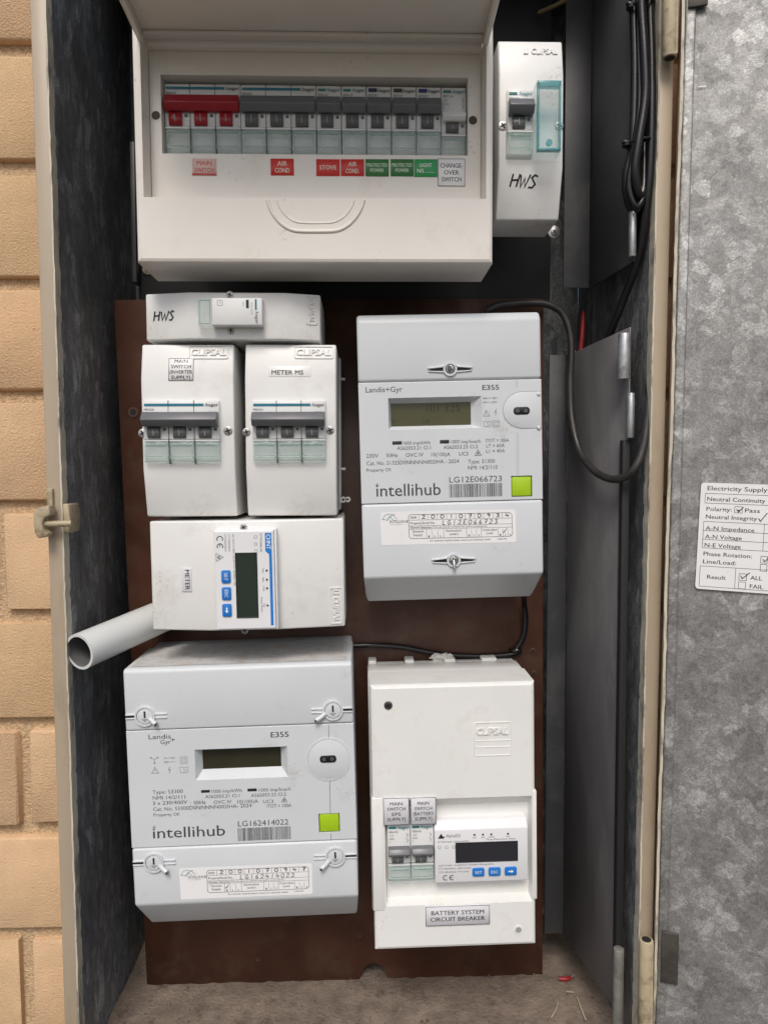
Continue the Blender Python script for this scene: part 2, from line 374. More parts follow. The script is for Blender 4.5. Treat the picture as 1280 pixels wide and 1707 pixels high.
def rrect(u0, u1, v0, v1, r, n=4):
    out = []
    for cu, cv, a0 in ((u1-r, v1-r, 0), (u0+r, v1-r, 90), (u0+r, v0+r, 180), (u1-r, v0+r, 270)):
        for k in range(n+1): a = rad(a0+90*k/n); out.append((cu+r*math.cos(a), cv+r*math.sin(a)))
    return out
def screw(parent, u, v, w, r=3.2, M=SCREW, cross=True, name='screw'):
    b = MB(); b.cyl((u, v, w), r, 1.0, M, 18, bevel=.3)
    a = random.uniform(0, 90)
    for k in ((0, 90) if cross else (0,)):
        c, sn = math.cos(rad(a+k)), math.sin(rad(a+k)); h, t = r*.68, r*.16
        b.poly([(u+c*h-sn*t, v+sn*h+c*t), (u-c*h-sn*t, v-sn*h+c*t), (u-c*h+sn*t, v-sn*h-c*t), (u+c*h+sn*t, v+sn*h-c*t)], w+1.06, GAPK)
    return b.build(name, parent)
# marks
def m_triangle(b, u, v, s, w, M, ink=.25):
    b.stroke([(u-s/2, v), (u+s/2, v), (u, v+s*.88)], ink, w, M, True)
def m_warning(b, u, v, s, w, M):
    m_triangle(b, u, v, s, w, M); b.stroke([(u, v+s*.6), (u, v+s*.28)], ink_(s), w, M); b.rect(u-.12, u+.12, v+s*.12, v+s*.2, w, M)
def ink_(s): return .05*s+.1
def m_bolt(b, u, v, s, w, M): b.stroke([(u+s*.12, v+s), (u-s*.16, v+s*.5), (u+s*.14, v+s*.55), (u-s*.08, v)], .28, w, M)
def m_square(b, u, v, s, w, M):
    for k in (.5, .24): b.stroke([(u-s*k, v+s/2-s*k), (u+s*k, v+s/2-s*k), (u+s*k, v+s/2+s*k), (u-s*k, v+s/2+s*k)], .22, w, M, True)
def m_book(b, u, v, s, w, M):
    b.stroke([(u-s*.62, v+s*.1), (u-s*.62, v+s), (u, v+s*.85), (u+s*.62, v+s), (u+s*.62, v+s*.1), (u, v)], .2, w, M, True)
    b.stroke([(u, v), (u, v+s*.85)], .2, w, M); b.text('i', u+s*.32, v+s*.25, s*.42, w, M, bold=.02)
def m_arrows(b, u0, u1, v, w, M, flip=False, circ=False):
    a, c = (u1, u0) if flip else (u0, u1); d = 1 if c > a else -1; h = .7
    b.stroke([(a, v), (c-d*2.4, v)], .22, w, M); b.stroke([(c-d*2.6, v-h), (c, v), (c-d*2.6, v+h)], .2, w, M, True)
    b.stroke([(u0+.9, v-.8), (u0+.9, v+.8)], .2, w, M)
    if circ: b.ring((u0-.5, v), .35, .6, w-.02, w, M, 10)
def m_rcm(b, u, v, s, w, M):
    m_triangle(b, u, v, s, w, M, .3); b.ring((u, v+s*.32), s*.12, s*.2, w-.02, w, M, 12); b.stroke([(u-s*.1, v+s*.2), (u+s*.12, v+s*.42)], .2, w, M)
def m_ce(b, u, v, s, w, M):
    b.ring((u, v+s/2), s*.36, s*.5, w-.02, w, M, 14, 55, 305); b.ring((u+s*1.15, v+s/2), s*.36, s*.5, w-.02, w, M, 14, 55, 305); b.rect(u+s*.72, u+s*1.25, v+s*.44, v+s*.56, w, M)
def barcode(b, u0, u1, v0, v1, w, M, seed):
    r = random.Random(seed); u = u0
    while u < u1-.3:
        t = r.choice((.22, .22, .4, .62)); b.rect(u, min(u+t, u1), v0, v1, w, M); u += t+r.choice((.22, .3, .5))
PEN = {'0': [[(.5, 1), (.1, .75), (.1, .25), (.5, 0), (.9, .3), (.85, .8), (.5, 1)]], '1': [[(.5, 1), (.45, 0)]], '2': [[(.1, .8), (.5, 1), (.85, .75), (.1, .05), (.95, .1)]],
       '3': [[(.1, .95), (.8, .9), (.4, .55), (.85, .3), (.45, 0), (.05, .1)]], '4': [[(.3, 1), (.1, .4), (.9, .4)], [(.7, .75), (.65, 0)]], '6': [[(.7, 1), (.2, .5), (.2, .1), (.7, .05), (.8, .35), (.25, .4)]],
       '7': [[(.1, .95), (.9, .95), (.4, 0)], [(.3, .5), (.8, .5)]], '9': [[(.85, .7), (.4, .55), (.2, .85), (.6, 1), (.85, .7), (.6, 0)]], 'L': [[(.2, 1), (.15, .05), (.8, .05)]],
       'G': [[(.85, .85), (.4, 1), (.1, .5), (.4, 0), (.85, .15), (.85, .45), (.5, .45)]], 'E': [[(.85, 1), (.2, .95), (.15, .05), (.85, .05)], [(.2, .5), (.7, .52)]],
       'H': [[(.18, 1), (.1, 0)], [(.85, 1), (.72, 0)], [(.15, .5), (.78, .55)]], 'W': [[(.05, .95), (.22, .03), (.5, .7), (.66, .03), (1.0, 1)]],
       'S': [[(.95, .88), (.6, 1), (.25, .8), (.5, .55), (.8, .3), (.5, .02), (.02, .06)]], 'v': [[(.1, .5), (.35, .05), (1.0, 1.1)]]}
def pen(b, t, u, v, h, adv, wd, w, M, slant=.12):
    for i, ch in enumerate(t):
        for p in PEN.get(ch, []): b.stroke([(u+i*adv+x*adv*.72+y*h*slant, v+y*h) for x, y in p], wd, w, M)

def logo(b, u, v, cap, wd, w, M, frame=None, rot=0, lead='LI'):
    """raised maker's lettering moulded into the lid"""
    b.text(('II ' if lead else '')+'CLIPSAL', u, v, cap, w-.15, M, fit=wd, bold=.018, extrude=.55, shear=.12)

# ------------------------------------------------------------------ ground and brick wall
g = MB(); g.box(-30000, 30000, -1450, -1400, -30000, 30000, CONC); go = g.build('ground', loc=(0, 0, ZC)); go['kind'] = 'structure'; go['label'] = 'dark paved ground in front of the wall'
WF = 605-552                                      # brick face, mm towards the viewer
wall = Dev('brick_wall', 'tan face brick wall with sandy mortar joints around the meter cabinet', 'brick wall', 0, 0, 0)
OX0, OX1, OZ0, OZ1 = -219, 216, -480, 440
X0, X1, Z0, Z1 = -3000, 3200, -1398, 1500
b = MB()
for r_ in ((X0, OX0, Z0, Z1), (OX1, X1, Z0, Z1), (OX0, OX1, Z0, OZ0), (OX0, OX1, OZ1, Z1)): b.box(*r_, -60, WF-6.5, MORT)
b.build('mortar', wall)
brick_me = []
def brick_mesh(L_, H_, D_, M, seed):
    r = random.Random(seed); q = MB(); q.box(-L_/2, L_/2, 0, H_, -D_, 0, M, 1.7, 2)
    q.v = [(a+r.uniform(-.5, .5), c+r.uniform(-.5, .5), d+r.uniform(-.5, .5)) for a, c, d in q.v]
    return q
VAR = {}
far = MB(); PITCH_Z, LEN = 85.0, 240.0
for k in range(-17, 18):
    z0 = -27.5+85*k+5.2
    if z0 < Z0 or z0+75 > Z1: continue
    ref = {-3: at(40, 1300, WF)[0], -5: at(44, 1640, WF)[0], -1: at(-2, 1000, WF)[0]}.get(k, -292+random.uniform(-3, 3) if k % 2 else -378+random.uniform(-4, 4))
    n0 = int((X0-ref)//LEN)+1
    for i in range(n0, n0+26):
        a, c = ref+i*LEN+5, ref+(i+1)*LEN-5
        if c > X1: break
        segs = [(a, c)]
        if z0+75 > OZ0 and z0 < OZ1:
            segs = [(p, q) for p, q in ((a, min(c, OX0-1)), (max(a, OX1+1), c)) if q-p > 15]
        for p, q in segs:
            near = -900 < p and q < 1000 and -720 < z0 < 620
            M = random.choice((BRICK, BRICK, BRICK2, BRICK3)); dz = random.uniform(-1.2, 1.2); dw = random.uniform(-1.2, .6)
            if near:
                key = (round(q-p), M.name, random.randint(0, 1))
                if key not in VAR: VAR[key] = brick_mesh(q-p, 74.5, 45, M, len(VAR)).build('brick', wall); o = VAR[key]
                else: o = VAR[key].copy(); COL.objects.link(o)
                o.location = ((p+q)*.0005, -(WF+dw)*.001, (z0+dz)*.001)
            else: far.box(p, q, z0+dz, z0+dz+74.5, WF-40, WF+dw, M)
far.build('brick_course', wall, kind='stuff')

# ------------------------------------------------------------------ meter cabinet
cab = Dev('meter_cabinet', 'tall galvanised meter cabinet with tan painted frame set in the brick wall', 'meter cabinet', 0, 0, 0)
FL, FR, FT, FB = -213, 208.5, 425, -470
Wf, Wk = 90, -85                                  # frame front, cabinet back
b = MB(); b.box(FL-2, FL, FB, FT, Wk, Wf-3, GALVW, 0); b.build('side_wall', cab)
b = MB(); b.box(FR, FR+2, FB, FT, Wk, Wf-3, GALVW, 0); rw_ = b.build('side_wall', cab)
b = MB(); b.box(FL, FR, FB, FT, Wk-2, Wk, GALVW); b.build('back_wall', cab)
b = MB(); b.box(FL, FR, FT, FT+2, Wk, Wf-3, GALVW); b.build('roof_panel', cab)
# dusty floor with an uneven top
b = MB(); nu, nw = 60, 24; vs = []
for j in range(nw+1):
    for i in range(nu+1):
        u = FL+.5+(FR-FL-1)*i/nu; w = Wk+.5+(Wf-8-Wk)*j/nw
        vs.append((u, -451.5+random.uniform(-.9, .9)+1.5*math.sin(u*.05)*math.sin(w*.07), w))
b.raw(vs, [(j*(nu+1)+i, (j+1)*(nu+1)+i, (j+1)*(nu+1)+i+1, j*(nu+1)+i+1) for j in range(nw) for i in range(nu)], DUST)
b.box(FL+.5, FR-.5, FB, -456, Wk+.5, Wf-8, DUST); b.build('floor_slab', cab)
for u0, u1 in ((-224, FL-.2), (FR+.2, 219.5)):
    b = MB(); b.box(u0, u1, FB-11, FT+11, -20, Wf+5, TAN, 1.0); fr_ = b.build('frame_rail', cab)
    q = MB(); e = u1 if u0 < 0 else u0
    sgn = 1 if u0 < 0 else -1
    pts = [(e+sgn*(-.3+random.uniform(-.25, .25)), z) for z in range(-478, 432, 6)]
    for (a, z), (a2, z2) in zip(pts, pts[1:]): q.raw([(a-.6, z, Wf+5.1), (a+.6, z, Wf+5.1), (a2+.6, z2, Wf+5.1), (a2-.6, z2, Wf+5.1), (a+sgn*.6, z, Wf-4), (a2+sgn*.6, z2, Wf-4)], [(0, 1, 2, 3), (1, 4, 5, 2) if sgn > 0 else (0, 3, 5, 4)], CHIP)
    ce = q.build('chipped_edge', cab)
    if u0 > 0:
        for o_ in (fr_, ce, rw_):
            for v_ in o_.data.vertices: v_.co.x += (v_.co.z*1000-150)*.0000066
for v0, v1 in ((FT, FT+11), (FB-11, FB)):
    b = MB(); b.box(FL, FR, v0, v1, -20, Wf+4.5, TAN, 1.0); b.build('frame_rail', cab)
# latch: hasp hook, pin and slot on the left rail
def cp(x, y, w): return at(x, y, w)
b = MB(); k = lambda x, y: cp(x, y, 102)
hook = [k(62, 870), k(62, 852), k(70, 846), k(88, 842), k(89, 858), k(80, 862), k(76, 872), k(78, 882), k(86, 888), k(84, 894), k(70, 896), k(64, 888)]
b.prism(hook, 98, 108, TANR, .8); b.build('latch_hook', cab)
b = MB(); p0, p1 = k(75, 873), cp(119, 873, 102); b.tube([(*p0, 104), (*p1, 102)], 2.2, TANR, 12, 0); b.build('latch_pin', cab)
b = MB(); u, v = cp(83, 828, 97); b.box(u-2.2, u+2.2, v-8, v+6, 94, 98, TANR, .8); b.build('latch_staple', cab)
b = MB(); b.prism([(FL+.2, cp(110, 838, 80)[1]), (FL+4, cp(110, 840, 80)[1]), (FL+5, cp(110, 862, 80)[1]), (FL+4, cp(110, 886, 80)[1]), (FL+.2, cp(110, 884, 80)[1])], 76, 95, TANR, .6); b.build('latch_plate', cab)
# hinges of the outer door on the right rail
for y0, y1, xx in ((-60, 96, 1120), (1567, 1720, 1077)):
    b = MB(); u, va = cp(xx, y0, 104); u1, vb = cp(xx, y1, 104); um = u1 if y0 < 0 else u
    u_, _ = cp(xx-4 if y0 < 0 else xx, 90 if y0 < 0 else 1590, 104)
    b.cyl((u_, min(va, vb), 104), 5.0, abs(va-vb), TANR, 20, 'v', .5)
    b.ring((0, 0), 1, 2, 0, .1, TANR, 8)
    b.v[-32:] = [(u_, min(va, vb)+1, 104)]*32
    hb = b.build('hinge', cab)
    q = MB(); q.cyl((u_, (max(va, vb) if y0 > 0 else min(va, vb)-.3), 104), 3.4, .4, GAPK, 16, 'v'); q.build('hinge_pin', hb)
    q = MB(); q.tube([(u_+3.2, min(va, vb)+1, 107.6), (u_+3.2, max(va, vb)-1, 107.6)], .9, TANR, 8, 0); q.build('hinge_seam', hb)
# outer door, swung open to the right; own frame: u along the door, w = inner face
DANG = rad(19); DX, DW = 219.2, 104; DTILT = rad(.6)       # the door hangs slightly out of plumb
def door_uv(x, y):
    d = RT*((x-CX)/F_PX) + UP*(-(y-CY)/F_PX) + FW
    n = Vector((-math.sin(DANG), -math.cos(DANG), 0)); P0 = Vector((DX, -DW, 0)); C = Vector((0, -YC*1000, 0))
    t = (P0-C).dot(n)/d.dot(n); P = C+d*t
    a, c = (P-P0).dot(Vector((math.cos(DANG), -math.sin(DANG), 0))), P.z
    return a*math.cos(DTILT)-c*math.sin(DTILT), a*math.sin(DTILT)+c*math.cos(DTILT)
b = MB()
nu, nv = 20, 40; vs = []
for j in range(nv+1):
    for i in range(nu+1):
        u = 430*i/nu; v = -465+890*j/nv; vs.append((u, v, .9*math.sin(v*.011+.5)*math.sin(u*.012)))
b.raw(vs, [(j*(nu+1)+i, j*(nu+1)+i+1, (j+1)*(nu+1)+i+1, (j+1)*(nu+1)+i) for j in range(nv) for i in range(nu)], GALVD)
b.box(0, 430, -465, 425, -3.2, -2.0, TAN)
door = b.build('cabinet_door', cab, 'open galvanised outer door with a white test sticker', loc=(DX*.001, -DW*.001, 0), rotz=-DANG); door.rotation_euler.y = DTILT
b = MB(); b.box(-1.6, .2, -465, 425, -16, 3.2, TAN, .5)
pts = [(-.7+.35*math.sin(z*.03)+random.uniform(-.3, .3), z) for z in range(-464, 424, 7)]
for (a, z), (a2, z2) in zip(pts, pts[1:]): b.raw([(a-.9, z, 3.3), (a+.9, z, 3.3), (a2+.9, z2, 3.3), (a2-.9, z2, 3.3)], [(0, 1, 2, 3)], CHIP)
b.build('door_edge', door)
b = MB(); b.sweep_u([(-465, 0), (425, 0), (425, 1), (-465, 1)], 0, 1, GALVD)
b.v = []; b.f = []; b.m = []
b.box(.6, 7.5, -463, 423, -.8, 2.4, GALVD, 1.2); b.build('folded_lip', door)
for (xa, ya, xb, yb) in ((1100, 1553, 1131, 1632), (1146, -40, 1180, 18)):
    u0, v0 = door_uv(xa, yb); u1, v1 = door_uv(xb, ya)
    b = MB(); b.box(max(u0, 1.2), max(u1, 10), v0, v1, 2.2, 4.2, mat('dark_hinge_plate', (.09, .08, .07), .55, metal=.5, var=.3, scale=100, dirt=(.16, .12, .08), dscale=90), .5); b.build('hinge_leaf', door)
b = MB(); p_, q_ = door_uv(1163, 145), door_uv(1177, 144); b.stroke([p_, q_], .6, 1.1, STICK); b.build('scratch', door)
# test sticker
k = lambda x, y: door_uv(1060+x/4.268, 700+y/4.268)
s0 = k(470, 445); s1 = k(460, 1200); tl = -1.4
b = MB(); wS = 1.6; u0 = (s0[0]+s1[0])/2; H = s0[1]-s1[1]; cs, sn = math.cos(rad(tl)), math.sin(rad(tl))
sc_ = H/755.0
def sp(x, y):                    # sticker design units (crop pixels) -> door plane
    a, c = (x-470)*sx_, (445-y)*sc_
    return s0[0]+a*cs-c*sn, s0[1]+a*sn+c*cs
def srect(x0, y0, x1, y1): return [sp(x0, y0), sp(x1, y0), sp(x1, y1), sp(x0, y1)]
SW = 1480
sx_ = (k(935, 485)[0]-k(510, 470)[0])/425.0
b.prism([sp(x, y) for x, y in rrect(462, SW, 445, 1200, 24)], .9, wS, STICK)
for (x0, y0, x1, y1) in ((497, 520, SW-30, 588), (497, 718, SW-30, 905), (497, 782, SW-30, 845), (490, 1035, SW-30, 1180)): b.stroke(srect(x0, y0, x1, y1), .28, wS+.08, INK, True)
for (x0, y0, x1, y1) in ((930, 718, 930, 905), (748, 1035, 748, 1180)): b.stroke([sp(x0, y0), sp(x1, y1)], .28, wS+.08, INK)
for t, x0, x1, y, c in (('Electricity Supply', 510, 935, 497, 30), ('Neutral Continuity', 513, 925, 572, 29), ('Polarity:', 511, 692, 642, 28), ('Pass', 788, 892, 642, 28),
        ('Neutral Integrity', 510, 876, 697, 28), ('A-N Impedance', 513, 862, 778, 28), ('A-N Voltage', 513, 777, 838, 28), ('N-E Voltage', 513, 773, 898, 28), ('Phase Rotation:', 509, 857, 960, 28),
        ('Line/Load:', 509, 748, 1015, 28), ('Result', 545, 680, 1123, 28), ('ALL', 855, 938, 1110, 28), ('FAIL', 855, 950, 1170, 28)):
    x, yv = sp((x0+x1)/2, y); b.text(t, x, yv, c*sc_, wS+.08, INK, fit=(x1-x0)*sx_, bold=.008, rot=tl)
for (x0, y0, x1, y1) in ((714, 605, 768, 648), (774, 1072, 828, 1118), (774, 1130, 824, 1178), (920, 942, 966, 988), (920, 998, 966, 1044)): b.stroke(srect(x0, y0, x1, y1), .3, wS+.08, INK, True)
for pts in ([(728, 622), (742, 642), (775, 608)], [(733, 630), (755, 630)], [(886, 680), (900, 700), (945, 640)], [(785, 1085), (798, 1106), (850, 1062)], [(935, 962), (948, 978), (975, 950)]):
    b.stroke([sp(*p) for p in pts], .6, wS+.1, INK)
b.build('test_sticker', door, 'white electricity supply test sticker with ticked boxes')

# ------------------------------------------------------------------ panels inside
bp = Dev('mounting_board', 'dark brown phenolic board that carries the meters', 'mounting board', -22, -155, 0)
b = MB()
notch = [at(598, 1640, 0), at(608, 1612, 0), at(625, 1606, 0), at(640, 1614, 0), at(648, 1638, 0)]
P = [(-205, 142), (-193, -453)] + [(-60+i, -453+random.uniform(-.8, .8)) for i in range(-110, 50, 20)] + [(p[0], p[1] if i not in (0, 4) else -453) for i, p in enumerate(notch)] + [(i, -453+random.uniform(-.8, .8)) for i in range(20, 150, 20)] + [(157, -452), (153.5, 143.5)]
b.prism([(p[0]+22, p[1]+155) for p in P], -9, 0, BROWN, .6, 1); b.build('board', bp)
for x, y, rr in ((888, 1085, 2.6), (890, 1122, 2.4), (570, 520, 2.2)):
    u, v = bp.loc(x, y, 0); screw(bp, u, v, 0, rr, mat('rusty_screw', (.10, .06, .04), .6, metal=.5, var=.3, scale=300))
u, v = bp.loc(222, 687, 0); q = MB(); q.ring((u, v), 2.6, 4.2, 0, .5, BROWNE, 20); q.cyl((u, v, 0), 2.7, .15, GAPK, 20); q.build('screw_hole', bp)
for x, y, rr in ((580, 1130, 1.2), (575, 905, 1.0), (600, 1560, 1.3), (907, 690, 1.1), (216, 760, .9), (430, 1600, 1.1)):
    u, v = bp.loc(x, y, 0); q = MB(); q.ring((u, v), rr, rr+.5, 0, .3, BROWNE, 14); q.cyl((u, v, 0), rr, .12, GAPK, 14); q.build('drill_hole', bp)
tp = Dev('black_backing_panel', 'black backing panel behind the switchboard at the top', 'backing panel', 0, 250, -15)
b = MB(); b.box(-189, 163, -108, 170, -6, 0, BLKPAN, .8); b.build('sheet', tp)
for x, y, rr, M in ((244, 447, 4.4, BRASS), (925, 384, 5.5, SCREW)):
    u, v = tp.loc(x, y, 4); q = MB(); q.cyl((u, v, 0), rr, 1.2, M, 22, bevel=.4); w_ = q.build('washer', tp); screw(w_, u, v, 1.2, rr*.55, M)
# slim galvanised angle left of the black panel
b = MB(); u0, v0 = at(228, 470, -5); u1, v1 = at(222, 235, -5)
b.prism([(u0-4, v0), (u0, v0), (u1+1, v1), (u1-3, v1)], -20, -5, GREYDK, .5); b.build('angle_strip', cab)
# inner hinged panels on the right
def inner(name, label, zc, pts, z0, z1, flange, slope=0, SM=None):
    t = Dev(name, label, 'steel panel', pts[0][0], zc, pts[0][1])
    (xa, wa), (xb, wb) = pts; b = MB()
    n = Vector((wb-wa, -(xb-xa))).normalized()*1.2
    poly = [(xa, wa), (xb, wb), (xb+n.x, wb+n.y), (xa+n.x, wa+n.y)]
    vs = [(x-xa, z-zc+(slope if i in (1, 2) and z == z1 else 0)-(16 if i in (1, 2) and z == z0 and slope else 0), w-wa) for z in (z0, z1) for i, (x, w) in enumerate(poly)]
    b.solid(vs, [(0, 1, 2, 3), (4, 5, 6, 7), (0, 1, 5, 4), (1, 2, 6, 5), (2, 3, 7, 6), (3, 0, 4, 7)], SM or GREYSH, .3, 1); b.build('side_sheet', t)
    b = MB(); b.box(flange-xa, -.3, z0-zc, z1-zc, -1.5, 0, GREYDK, .4); b.build('flange', t)
    return t
low = inner('inner_panel', 'tall grey steel inner panel hinged beside the lower meters', -158, [(174.5, 3), (197.5, 80)], -412, 96, 158, 8)
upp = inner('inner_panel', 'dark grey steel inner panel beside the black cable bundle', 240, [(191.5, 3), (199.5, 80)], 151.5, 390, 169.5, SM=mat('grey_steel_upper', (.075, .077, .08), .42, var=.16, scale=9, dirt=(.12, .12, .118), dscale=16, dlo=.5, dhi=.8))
def tubepart(t, x, ya, yb, w, r, M=GALVT, name='hinge_tube'):
    u, va = t.loc(x, ya, w-t.Wb); u2, vb = t.loc(x, yb, w-t.Wb)
    b = MB(); um = (u+u2)/2; lo = min(va, vb); b.cyl((um, lo, w-t.Wb), r, abs(va-vb), M, 18, 'v', .4); o = b.build(name, t)
    return o
tubepart(low, 1040, 556, 632, 84, 4.4); tubepart(low, 1051, 655, 730, 82, 2.8)
u, va = low.loc(1049, 733, 79); _, vb = low.loc(1049, 1600, 79); q = MB(); q.box(u-4, u+1.5, vb, va, 70, 77, GAPK, .5); q.build('hinge_slot', low)
tubepart(low, 1030, 1582, 1760, 84, 4.0, mat('dirty_galvanised_tube', (.22, .22, .2), .6, metal=.4, var=.35, scale=60, dirt=(.12, .11, .09), dscale=80))
tubepart(upp, 1054, 352, 428, 84, 2.8)

# ------------------------------------------------------------------ builders for the electrical gear
def breaker(label, X, Z, Wb, n, H=47.5, tilt=0, toggle=GRYT, stripe=TEAL, code=('MSN320', 'C20'), group='rail mounted circuit breakers', bright=True, style='full', blob=None, mod=17.45, out=8):
    """n-pole rail breaker, origin at the centre of its visible face"""
    t = Dev('circuit_breaker', label, 'circuit breaker', X, Z, Wb, tilt, group)
    w2 = n*mod/2-.25; h = H/2
    top, tg0, tg1, ind0 = h, h-H*.19, h-H*.42, h-H*.60
    if style == 'low': tg0, tg1, ind0 = h-H*.38, h-H*.52, h-H*.66
    b = MB()
    # moulded body: recessed nose at the terminals, stepped face
    b.sweep_u([(-h, -30), (-h, 1.5), (-h+3, 3.2), (ind0-1.5, 3.2), (ind0, 6.0), (tg0, 6.6), (top-1, 6.0), (top, 4.8), (top, -30)], -w2, w2, BREAK, .35, 1)
    for i in range(1, n): b.box(-w2+i*mod-.4, -w2+i*mod-.05, -h+.5, h-.3, 2, 6.72, mat('pole_seam', (.10, .105, .105), .6))
    b.build('body', t)
    # print
    q = MB(); wp = 6.72
    sv = top-H*.075
    if blob: q.rect(-w2+1.2, -w2+7.2, sv-.9, sv+1.6, wp, blob)
    else: q.rect(-w2+1.0, w2-mod*.60, sv-.7, sv+.9, wp, stripe)
    q.text(':hager', w2-mod*.29, sv-.9, 2.3, wp, TEALG if stripe == TEALG else INKG, fit=mod*.52, bold=.014)
    q.text(code[0], -w2+1.0, sv-4.0, 1.5, wp, INKG, fit=6.8, align='L')
    if style == 'low':
        for j in range(3): q.text((code[1], '6000', '3')[j], -w2+1.2, sv-6.6-j*2.6, 1.4, wp, INKL, align='L')
        for j in range(2): q.stroke([(w2-3, sv-4.5-j*4), (w2-1.5, sv-6-j*4), (w2-2.6, sv-7.6-j*4)], .25, wp, INKG)
    elif n > 1:
        q.text(code[1], -w2+1.0, sv-6.2, 1.4, wp, INKL, align='L')
        for j in range(3): q.stroke([(w2-8+j*2.2, sv-5.6), (w2-7.5+j*2.2, sv-4.4), (w2-7.0+j*2.2, sv-5.6)], .22, wp, INKL)
    q.build('printing', t)
    # toggle bar
    q = MB(); tw = w2-.4
    q.sweep_u([(tg0+.4, 6.2), (tg0-.2, 7.6+out*.45), (tg0-(tg0-tg1)*.55, 7.6+out*.9), (tg1+.4, 7+out*.55), (tg1+.3, 6.2)], -tw, tw, toggle, .5, 2); q.build('toggle', t)
    for i in range(n):
        cx = -w2+(i+.42)*mod
        q = MB(); q.sweep_u([(tg1+.4, 5.9), (tg1+.2, 7.9), ((tg1+ind0)/2, 8.6), (ind0+.4, 7.6), (ind0+.3, 5.9)], cx-4.4, cx+4.4, toggle if toggle == REDT else mat('mid_grey_rocker', (.105, .107, .11), .4), .3, 1)
        q.stroke([(cx-.15, tg1-1.6), (cx+.15, ind0+2.2)], .5, 8.85, INKL); o = q.build('indicator', t)
        q = MB(); q.box(cx+6.2, cx+8.2, tg1-2.4, tg1-.6, 5.8, 6.9, GRYD); q.build('test_slot', t)
    # clear terminal cover, one flap per pole
    for i in range(n):
        a, c = -w2+i*mod+.25, -w2+(i+1)*mod-.55
        q = MB(); cv = ind0-.6
        q.sweep_u([(-h+.3, 1.8), (-h+1.6, 6.2), (-h+4.2, 7.4), (cv-3.0, 7.4), (cv-.2, 6.2), (cv-.2, 3.4), (-h+.3, 1.0)], a, c, CLEAR, .25, 1)
        for vv_, rr_ in ((cv-3.4, .75), (-h+4.8, .7), (-h+1.6, .5)): q.cyl((a+.9, vv_, 7.2 if rr_ > .5 else 6.3), rr_, c-a-1.8, CLEAR, 10, 'u')
        q.box(a+1.6, c-1.6, cv-4.6, cv-4.2, 7.3, 7.6, CLEARG); q.box(a+1.6, c-1.6, -h+5.6, -h+5.9, 7.3, 7.6, CLEARG)
        for e_ in (a+1.2, c-1.2): q.cyl((e_, -h+4.6, 7.2), .45, cv-3.4+h-4.6, CLEAR, 8, 'v')
        q.box(a, c, cv-1.1, cv-.2, 6.0, 6.9, BREAK)
        if i < n-1: q.cyl((c+.3, -h+5, 6.6), .9, 1.3, CLEARG, 8)
        q.build('terminal_cover', t)
    return t
def clip_box(label, X, Z, Wd, H, tilt=0, wt=86, wm=92, wb=84, v1=.28, v2=-.24, Wb=0, name='breaker_enclosure', cat='breaker enclosure', group='small white breaker enclosures', wbk=34.4, ins=0):
    t = Dev(name, label, cat, X, Z, Wb, tilt, group); h = H/2; x = Wd/2
    b = MB(); b.box(-x+.4+ins, x+1.6-ins*1.4, -h+1.2+ins*4, h-1.0-ins, 0, wbk-.4, WHITE, 1.2); b.build('base', t)
    t.pw = lambda v_: wm-(h*2*v2-v_)*(wm-wb)/(h*2*v2+h) if v_ < h*2*v2 else wm-(v_-h*2*v1)*(wm-wt)/(h-h*2*v1) if v_ > h*2*v1 else wm
    b = MB(); b.sweep_u([(-h, wbk), (-h, wb), (h*2*v2, wm), (h*2*v1, wm), (h, wt), (h, wbk)], -x, x, WHITE, 1.3, 3); b.build('cover', t)
    return t
def moulded(t, u, v, cap, wd, w, fr=True, rot=0, bars=False, M=WHITE):
    b = MB(); b.text('LI CLIPSAL' if bars else 'CLIPSAL', 0, 0, cap, w-.15, M, fit=wd, bold=.022, extrude=.95, shear=.1)
    if fr:
        a, c = wd/2+1.2, cap*.45; pts = rrect(-a, a, -c*1.1, cap+c, 1.0, 3)
        for p, q_ in zip(pts, pts[1:]+pts[:1]):
            d = Vector((q_[0]-p[0], q_[1]-p[1])); 
            if d.length < 1e-4: continue
            nn = Vector((-d.y, d.x)).normalized()*.35
            b.solid([(p[0]-nn.x, p[1]-nn.y, w-.1), (q_[0]-nn.x, q_[1]-nn.y, w-.1), (q_[0]+nn.x, q_[1]+nn.y, w-.1), (p[0]+nn.x, p[1]+nn.y, w-.1),
                     (p[0]-nn.x, p[1]-nn.y, w+.65), (q_[0]-nn.x, q_[1]-nn.y, w+.65), (q_[0]+nn.x, q_[1]+nn.y, w+.65), (p[0]+nn.x, p[1]+nn.y, w+.65)],
                    [(0, 1, 2, 3), (4, 5, 6, 7), (0, 1, 5, 4), (1, 2, 6, 5), (2, 3, 7, 6), (3, 0, 4, 7)], M)
    c, s_ = math.cos(rad(rot)), math.sin(rad(rot)); b.v = [(u+p[0]*c-p[1]*s_, v+p[0]*s_+p[1]*c, p[2]) for p in b.v]
    o = b.build('moulded_lettering', t)
    return drape(o, t, w) if hasattr(t, 'pw') else o
